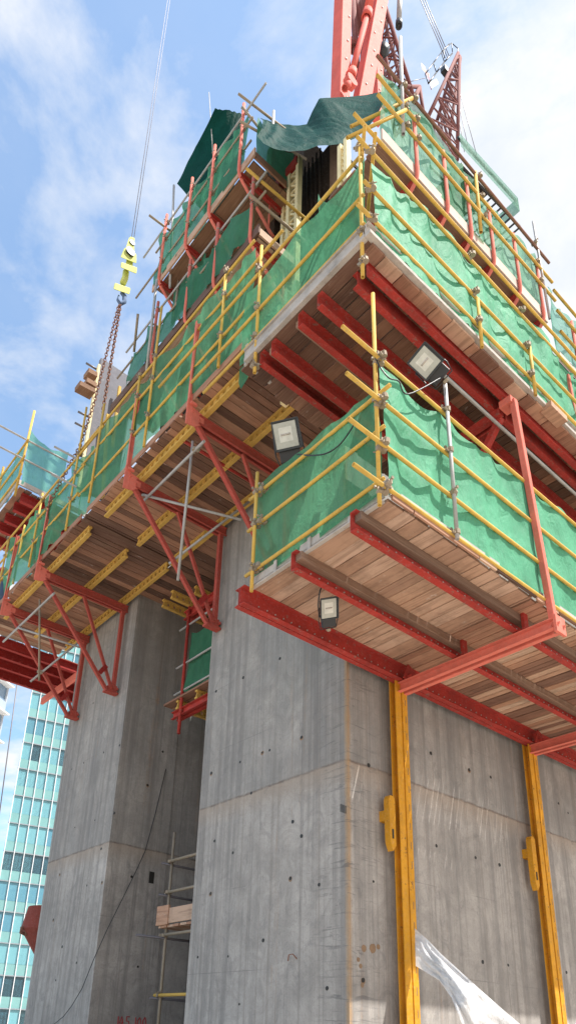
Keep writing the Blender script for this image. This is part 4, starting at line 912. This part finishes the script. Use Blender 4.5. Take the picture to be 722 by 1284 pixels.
mb = MB(); mb.tube(c9(450, 130, .8), c9(441, -20, .8), .11); mb.tube(c9(444, 60, .8), c9(443.5, 52, .8), .2); mb.tube(c9(453, 34, .8), c9(444, -10, .8), .12); mb.tube(c9(455, 40, .8), c9(450, -20, .8), .2); obj('hydraulic_ram', mb, 'craned', CR)
mb = MB(); mb.disc(c9(436, 106, -.4), (0, -1, 0), .2, 12, .2); mb.tube(c9(432, 110, -.5), c9(440, 101, -.5), .1); obj('pivot_pin', mb, 'crane', CR)
def truss(name, lines, n, rc, rb, mat='craned', yo=(0, 0, .9, .9)):
    """lattice of chords given by photo lines at their own depths"""
    mb = MB(); P = [(c9(*l[0], yo[i]), c9(*l[1], yo[i])) for i, l in enumerate(lines)]
    for a, b in P: mb.tube(a, b, rc, 8)
    for i in range(n):
        t0, t1 = i/n, (i+1)/n
        for j in range(len(P)):
            k = (j+1) % len(P); a = P[j][0].lerp(P[j][1], t0 if (i+j) % 2 else t1); b = P[k][0].lerp(P[k][1], t1 if (i+j) % 2 else t0)
            mb.tube(a, b, rb, 6); mb.tube(P[j][0].lerp(P[j][1], t0), P[k][0].lerp(P[k][1], t0), rb*.8, 6)
    return obj(name, mb, mat, CR)
truss('lattice_jib', (((482, 4), (532, 165)), ((472, 20), (505, 170)), ((470, 40), (496, 170)), ((478, 10), (520, 165))), 11, .085, .034, yo=(1, 1.4, 3.0, 2.4))
mb = MB()
for a, b in (((500, 108), (526, 108)), ((526, 108), (532, 150)), ((515, 128), (526, 108)), ((505, 118), (530, 140)), ((508, 150), (526, 110))): mb.tube(c9(*a, 1), c9(*b, 1), .07, 6)
obj('jib_frame', mb, 'craned', CR)
truss('lattice_tip', (((530, 160), (574, 66)), ((573, 200), (576, 70)), ((548, 150), (570, 74)), ((560, 195), (577, 72))), 8, .095, .04, yo=(3, 3, 4.5, 4.5))
mb = MB()
W = [(537, 104), (547, 90), (557, 77), (567, 66)]
for (a, b) in zip(W, W[1:]):
    mb.tube(c9(*a, 3), c9(*b, 3), .04, 5); mb.tube(c9(a[0]-4, a[1]-12, 3), c9(b[0]-4, b[1]-12, 3), .025, 5); mb.tube(c9(*a, 3), c9(a[0]-4, a[1]-12, 3), .025, 5)
for a, b in (((556, 62), (566, 53)), ((566, 53), (574, 60)), ((574, 60), (573, 72)), ((556, 62), (557, 72)), ((566, 53), (567, 64)), ((537, 104), (533, 92)), ((533, 92), (548, 72))): mb.tube(c9(*a, 3), c9(*b, 3), .025, 5)
obj('handrail', mb, 'black', CR)
mb = MB(); mb.hexa([c9(541, 110, 3), c9(550, 104, 3), c9(547, 98, 3), c9(538, 103, 3), c9(541, 110, 3.5), c9(550, 104, 3.5), c9(547, 98, 3.5), c9(538, 103, 3.5)]); obj('machinery_box', mb, 'lamp', CR); one('floodlamp', 'lamp', CR, 'path', [c9(478, 67, 1), c9(480, 62, 1), c9(483, 60, 1)], [.18, .28, .15], 6); one('junction_box', 'lamp', CR, 'box', c9(558, 84, 3), c9(558, 84, 3)+V((.4, .3, .35)))
mb = MB(); a = c9(528, 78, 3); mb.add([a, a+V((.3, 0, .05)), a+V((.6, .05, 0)), a+V((.6, .05, -.28)), a+V((.3, 0, -.22)), a+V((0, 0, -.28)), a+V((0, 0, -.55)), a+V((.3, 0, -.48)), a+V((.6, .05, -.55))], [(0, 1, 4, 5)]); mb.add([a+V((.3, 0, -.22)), a+V((.6, .05, -.28)), a+V((.6, .05, -.55)), a+V((.3, 0, -.48))], [(0, 1, 2, 3)])
mb.add([a+V((.3, 0, .05)), a+V((.6, .05, 0)), a+V((.6, .05, -.28)), a+V((.3, 0, -.22))], [(0, 1, 2, 3)], mi=1); mb.add([a+V((0, 0, -.28)), a+V((.3, 0, -.22)), a+V((.3, 0, -.48)), a+V((0, 0, -.55))], [(0, 1, 2, 3)], mi=1); mb.tube(a+V((.62, .05, .05)), a+V((.75, .05, -1.2)), .02, 5)
obj('flag', mb, ['mark', 'white'], CR)
mb = MB()
for a, b in (((519, -20), (558, 72)), ((522, -20), (561, 72)), ((525, -20), (563, 70))): one('stay_rope', 'rope', CR, 'path', [c9(*a, 3), c9(*b, 3)], .022, 5)
for a, b in (((577, 118), (598, 196)), ((575, 130), (588, 190)), ((574, 140), (582, 190)), ((512, 102), (533, 97))): one('stay_rope', 'rope', CR, 'path', [c9(*a, 3), c9(*b, 3)], .016, 5)

mb = MB(); mb.tube(c9(500, 27, 0), c9(501.5, -20, 0), .10, 10); obj('ball_weight', mb, 'galv', CR)
mb = MB(); mb.tube(c9(500, 32, 0), c9(500, 26, 0), .13, 10); obj('weight_cap', mb, 'lamp', CR)
# ================================================================ rusty bucket behind the left pier
mb = MB(); BK = thing('steel_hopper', 'rust red conical steel hopper edge showing behind the left pier', 'hopper', at(40, 1180, 1, 18))
def b18(x, y, d=0): return at(x, y, 1, 18+d)
c0, c1, c2 = b18(46, 1160), b18(60, 1130), b18(60, 1215)
ax = V((1, 0, 0)); n = 20; vs = []
for (px, py, r) in ((54, 1140, .52), (50, 1168, .62), (55, 1208, .30)):
    c = b18(px+8, py); vs += [c+V((math.cos(2*math.pi*i/n)*r, math.sin(2*math.pi*i/n)*r, 0)) for i in range(n)]
mb.add(vs, [(j*n+i, j*n+(i+1) % n, (j+1)*n+(i+1) % n, (j+1)*n+i) for j in range(2) for i in range(n)]+[tuple(range(2*n, 3*n)), tuple(range(n-1, -1, -1))], smooth=False)
obj('hopper_shell', mb, paint('hopper_red', (.25, .06, .045), (.15, .06, .04), .3, .7), BK)
mb = MB(); mb.path([b18(32, 1163), b18(27, 1164), b18(26, 1170), b18(31, 1172)], .04, 6); mb.tube(b18(32, 1160), b18(33, 1174), .06); obj('lifting_lug', mb, 'chain', BK)
# ================================================================ background towers
def facade_mat(name, light, mid, darkc, cw, ch):
    m, nt, out = newmat(name); g = N(nt)
    uv = g.n('ShaderNodeAttribute', attribute_name='cell').outputs['Vector']
    wn = g.n('ShaderNodeTexWhiteNoise', noise_dimensions='2D'); g.l(uv, wn.inputs['Vector'])
    c = g.ramp(wn.outputs['Value'], [(0, darkc), (.22, darkc), (.3, mid), (.55, mid), (.62, light), (1, light)], 'LINEAR')
    g.l(g.bsdf(c, .12, 0, g.bump(g.noise(g.pos(), .25, 3), .15, .3), Specular_IOR_Level=.7), out.inputs[0]); return m
def tower(name, lab, edge, vpx, fd, width, height, flr, bay, mats, zoff=0, group=None, slabout=.0, depthdir=1, thick=18, band=.45, mull=True, flip=False):
    """office tower: edge pixel fixes its near vertical arris at distance fd"""
    d = ray(*edge); d2 = V((d.x, d.y, 0)).normalized()*fd; o = EYE+V((d2.x, d2.y, 0)); o.z = 0
    h = ray(vpx, 1340); u = V((h.x, h.y, 0)).normalized(); nrm = V((u.y, -u.x, 0)); 
    if nrm.dot(EYE-o) < 0: nrm = -nrm
    if flip: u = -u
    T = thing(name, lab, 'office tower', o, group)
    vd = V((d.x, d.y, 0)).normalized()*.96+u*.28
    def P(a, b, z): return o+u*a-nrm*min(b, .3)+vd*max(0, b-.3)+V((0, 0, z))
    mb = MB(); mb.hexa([P(0, .3, 0), P(width, .3, 0), P(width, thick, 0), P(0, thick, 0), P(0, .3, height), P(width, .3, height), P(width, thick, height), P(0, thick, height)]); obj('body', mb, mats['body'], T)
    nf = int(height/flr); nb = int(width/bay)
    for f in range(nf):
        z = f*flr
        if z+flr < 0: continue
        wv = MB(); cells = []
        for b in range(nb):
            wv.add([P(b*bay, .05, z+flr*band), P((b+1)*bay, .05, z+flr*band), P((b+1)*bay, .05, z+flr-.12), P(b*bay, .05, z+flr-.12)], [(0, 1, 2, 3)], tint=rnd())
            cells += [((b//(1+(f*7) % 3))*.37+f*1.31, f*.77, 0)]*4
        ob = obj('window_band', wv, mats['glass'], T); at2 = ob.data.attributes.new('cell', 'FLOAT_VECTOR', 'POINT'); at2.data.foreach_set('vector', [q for c in cells for q in c])
    mb = MB()
    for f in range(nf):
        z = f*flr; mb.hexa([P(-.05, -slabout*.3, z), P(width, -slabout*.3, z), P(width, .3, z), P(-.05, .3, z), P(-.05, -slabout*.3, z+flr*band-.03), P(width, -slabout*.3, z+flr*band-.03), P(width, .3, z+flr*band-.03), P(-.05, .3, z+flr*band-.03)])
    obj('spandrel_band', mb, mats['span'], T)
    mb = MB()
    for f in range(nf):
        z = f*flr-.1; mb.hexa([P(-.1, -.12-slabout, z), P(width, -.12-slabout, z), P(width, .1, z), P(-.1, .1, z), P(-.1, -.12-slabout, z+.16), P(width, -.12-slabout, z+.16), P(width, .1, z+.16), P(-.1, .1, z+.16)])
    obj('floor_ledge', mb, mats['ledge'], T)
    if mull:
        mb = MB()
        for b in range(nb+1): mb.hexa([P(b*bay-.04, -.2, 0), P(b*bay+.04, -.2, 0), P(b*bay+.04, .04, 0), P(b*bay-.04, .04, 0), P(b*bay-.04, -.2, height), P(b*bay+.04, -.2, height), P(b*bay+.04, .04, height), P(b*bay-.04, .04, height)])
        obj('mullion', mb, mats['mull'], T)
    return T
mt = dict(body=flat('tower_core', (.35, .45, .48)), glass=facade_mat('teal_window_glass', (.16, .38, .43), (.09, .25, .34), (.02, .05, .065), 1, 1),
          span=flat('teal_spandrel', (.19, .38, .38), .25, 0, .1, .3), ledge=flat('grey_ledge', (.25, .30, .33), .5), mull=flat('white_mullion', (.85, .87, .9), .4))
tower('glass_tower', 'teal glass office tower with white mullions behind the left pier', (17, 1000), 2300, 105, 34, 78, 4.05, 1.35, mt, band=.36)
mt2 = dict(body=flat('tower_core_grey', (.4, .42, .45)), glass=facade_mat('blue_window_glass', (.25, .36, .48), (.16, .25, .36), (.05, .09, .14), 1, 1),
           span=flat('blue_grey_spandrel', (.35, .42, .5), .3, 0, .1, .3), ledge=flat('white_ledge', (.8, .8, .8), .5), mull=flat('grey_mullion', (.55, .58, .62), .4))
tower('grey_tower', 'blue and white office tower at the far left edge', (8, 870), 560, 80, 22, 50, 3.4, 1.8, mt2, slabout=.7, thick=6, flip=True)
mb = MB(); a, b = at(26, 825, 1, 60), at(-6, 1060, 1, 60); mb.path([a+(a-b)*.15, b+(b-a)*.3], .05, 5); tag(obj('hoist_cable', mb, 'rope', None, loc=b), 'thin distant cable in the sky beside the glass tower', 'cable')
# ================================================================ worker at the left edge
def worker():
    hd = at(4, 719, 0, 4.74)
    T = thing('person', 'worker in red helmet and blue clothes behind the left guard rail', 'person', (hd.x, hd.y, 11.2))
    me = bpy.data.meshes.new('body'); J = [(0, 0, .92, .15), (0, 0, 1.2, .16), (0, 0, 1.42, .15), (0, 0, 1.53, .06), (0, 0, 1.66, .095), (0, .18, 1.42, .06), (.12, .26, 1.15, .045), (.25, .18, 1.05, .035), (0, -.18, 1.42, .06), (.1, -.26, 1.15, .045), (.2, -.2, .95, .035), (0, .1, .88, .1), (0, .11, .48, .07), (0, .11, .06, .05), (.12, .11, .03, .04), (0, -.1, .88, .1), (0, -.11, .48, .07), (0, -.11, .06, .05), (.12, -.11, .03, .04)]
    E_ = [(0, 1), (1, 2), (2, 3), (3, 4), (2, 5), (5, 6), (6, 7), (2, 8), (8, 9), (9, 10), (0, 11), (11, 12), (12, 13), (13, 14), (0, 15), (15, 16), (16, 17), (17, 18)]
    dz = hd.z-11.2-1.66
    me.from_pydata([(a, b, c+dz) for a, b, c, r in J], E_, []); o = bpy.data.objects.new('body', me); COL.objects.link(o); o.parent = T
    md = o.modifiers.new('skin', 'SKIN'); sv = me.skin_vertices[0].data if me.skin_vertices else None
    if sv is None:
        bm = bmesh.new(); bm.from_mesh(me); bm.verts.layers.skin.verify(); bm.to_mesh(me); bm.free(); sv = me.skin_vertices[0].data
    for i, j in enumerate(J): sv[i].radius = (j[3], j[3])
    sv[0].use_root = True; o.modifiers.new('sub', 'SUBSURF').levels = 2; me.materials.append(M['blue'])
    mb = MB(); c = V((hd.x, hd.y, hd.z)); mb.path([c+V((0, 0, -.12)), c+V((-.01, 0, -.04)), c+V((0, 0, .03)), c+V((0, 0, .1))], [.06, .1, .105, .07], 12); obj('face', mb, 'skin', T)
    mb = MB(); mb.path([c+V((0, 0, .02)), c+V((0, 0, .03)), c+V((0, 0, .09)), c+V((0, 0, .14)), c+V((0, 0, .17))], [.15, .135, .13, .09, .02], 14); obj('helmet', mb, flat('red_helmet', (.6, .04, .05), .3), T)
worker()
# ================================================================ light
sd = V((.5, -1, 1.84)).normalized()
sun = bpy.data.lights.new('sun', 'SUN'); sun.energy = 4.2; sun.angle = math.radians(.55); sun.color = (1, .955, .89)
so = bpy.data.objects.new('sun', sun); COL.objects.link(so); so.rotation_euler = sd.to_track_quat('Z', 'Y').to_euler(); so.location = sd*60
w = bpy.data.worlds.new("World"); SC.world = w; w.use_nodes = True; nt = w.node_tree; nt.nodes.clear(); g = N(nt)
out = g.n('ShaderNodeOutputWorld'); sky = g.n('ShaderNodeTexSky', sky_type='NISHITA'); sky.sun_disc = False
sky.sun_elevation = math.asin(sd.z); sky.sun_rotation = math.atan2(sd.x, sd.y); sky.air_density = 1.1; sky.dust_density = 1.2; sky.ozone_density = 1.0; sky.altitude = 50
tc = g.n('ShaderNodeTexCoord').outputs['Generated']
sp = g.n('ShaderNodeSeparateXYZ'); g.l(tc, sp.inputs[0])
# clouds laid out on a plane overhead: direction divided by height
zz = g.math('ADD', sp.outputs[2], .12)
cm = g.n('ShaderNodeCombineXYZ'); g.l(g.math('DIVIDE', sp.outputs[0], zz), cm.inputs[0]); g.l(g.math('DIVIDE', sp.outputs[1], zz), cm.inputs[1])
f1 = g.noise(cm.outputs[0], 2.6, 9, .60, .35, sc=(1, 1, 1), off=(2.3, 5.1, 0)); f2 = g.noise(cm.outputs[0], 5.5, 7, .6, .3)
# more cover towards +x (the right of the view) and the horizon
cov = g.math('ADD', g.math('MULTIPLY', g.math('SUBTRACT', sp.outputs[0], sp.outputs[1]), .44), g.math('MULTIPLY', g.math('SUBTRACT', .75, sp.outputs[2]), .35))
cl = g.math('ADD', g.math('ADD', g.math('MULTIPLY', g.math('SUBTRACT', g.math('MULTIPLY', f1, 1.5), .30), .8), g.math('MULTIPLY', f2, .25)), cov)
mask = g.ramp(cl, [(.36, .22), (.47, .45), (.54, .75), (.63, 1)])
wi = g.ramp(g.noise(cm.outputs[0], 1, 10, .58, .25, sc=(3.4, 3.0, 1), off=(4.1, 6.3, 0)), [(.42, 0), (.54, .5), (.66, .95)])
mxx = g.n('ShaderNodeMath', operation='MAXIMUM'); g.l(mask, mxx.inputs[0]); g.l(wi, mxx.inputs[1]); mask = mxx.outputs[0]
b1 = g.n('ShaderNodeBackground'); b1.inputs[1].default_value = .15
hs = g.n('ShaderNodeHueSaturation'); hs.inputs['Saturation'].default_value = 1.15; g.l(sky.outputs[0], hs.inputs['Color']); g.l(g.mix(1.0, hs.outputs[0], (.80, 1.03, 1.06), 'MULTIPLY'), b1.inputs[0])
b2 = g.n('ShaderNodeBackground'); g.l(g.ramp(g.noise(cm.outputs[0], 3, 8, .6), [(.32, (.74, .81, .92)), (.58, (1, 1, 1))]), b2.inputs[0]); b2.inputs[1].default_value = .57
mx = g.n('ShaderNodeMixShader'); g.l(mask, mx.inputs[0]); g.l(b1.outputs[0], mx.inputs[1]); g.l(b2.outputs[0], mx.inputs[2]); g.l(mx.outputs[0], out.inputs[0])
SC.view_settings.view_transform = 'Standard'; SC.view_settings.look = 'None'; SC.view_settings.exposure = .93; SC.view_settings.gamma = 1
SC.view_settings.use_curve_mapping = False
SC.cycles.max_bounces = 8; SC.cycles.transparent_max_bounces = 12; SC.cycles.diffuse_bounces = 5
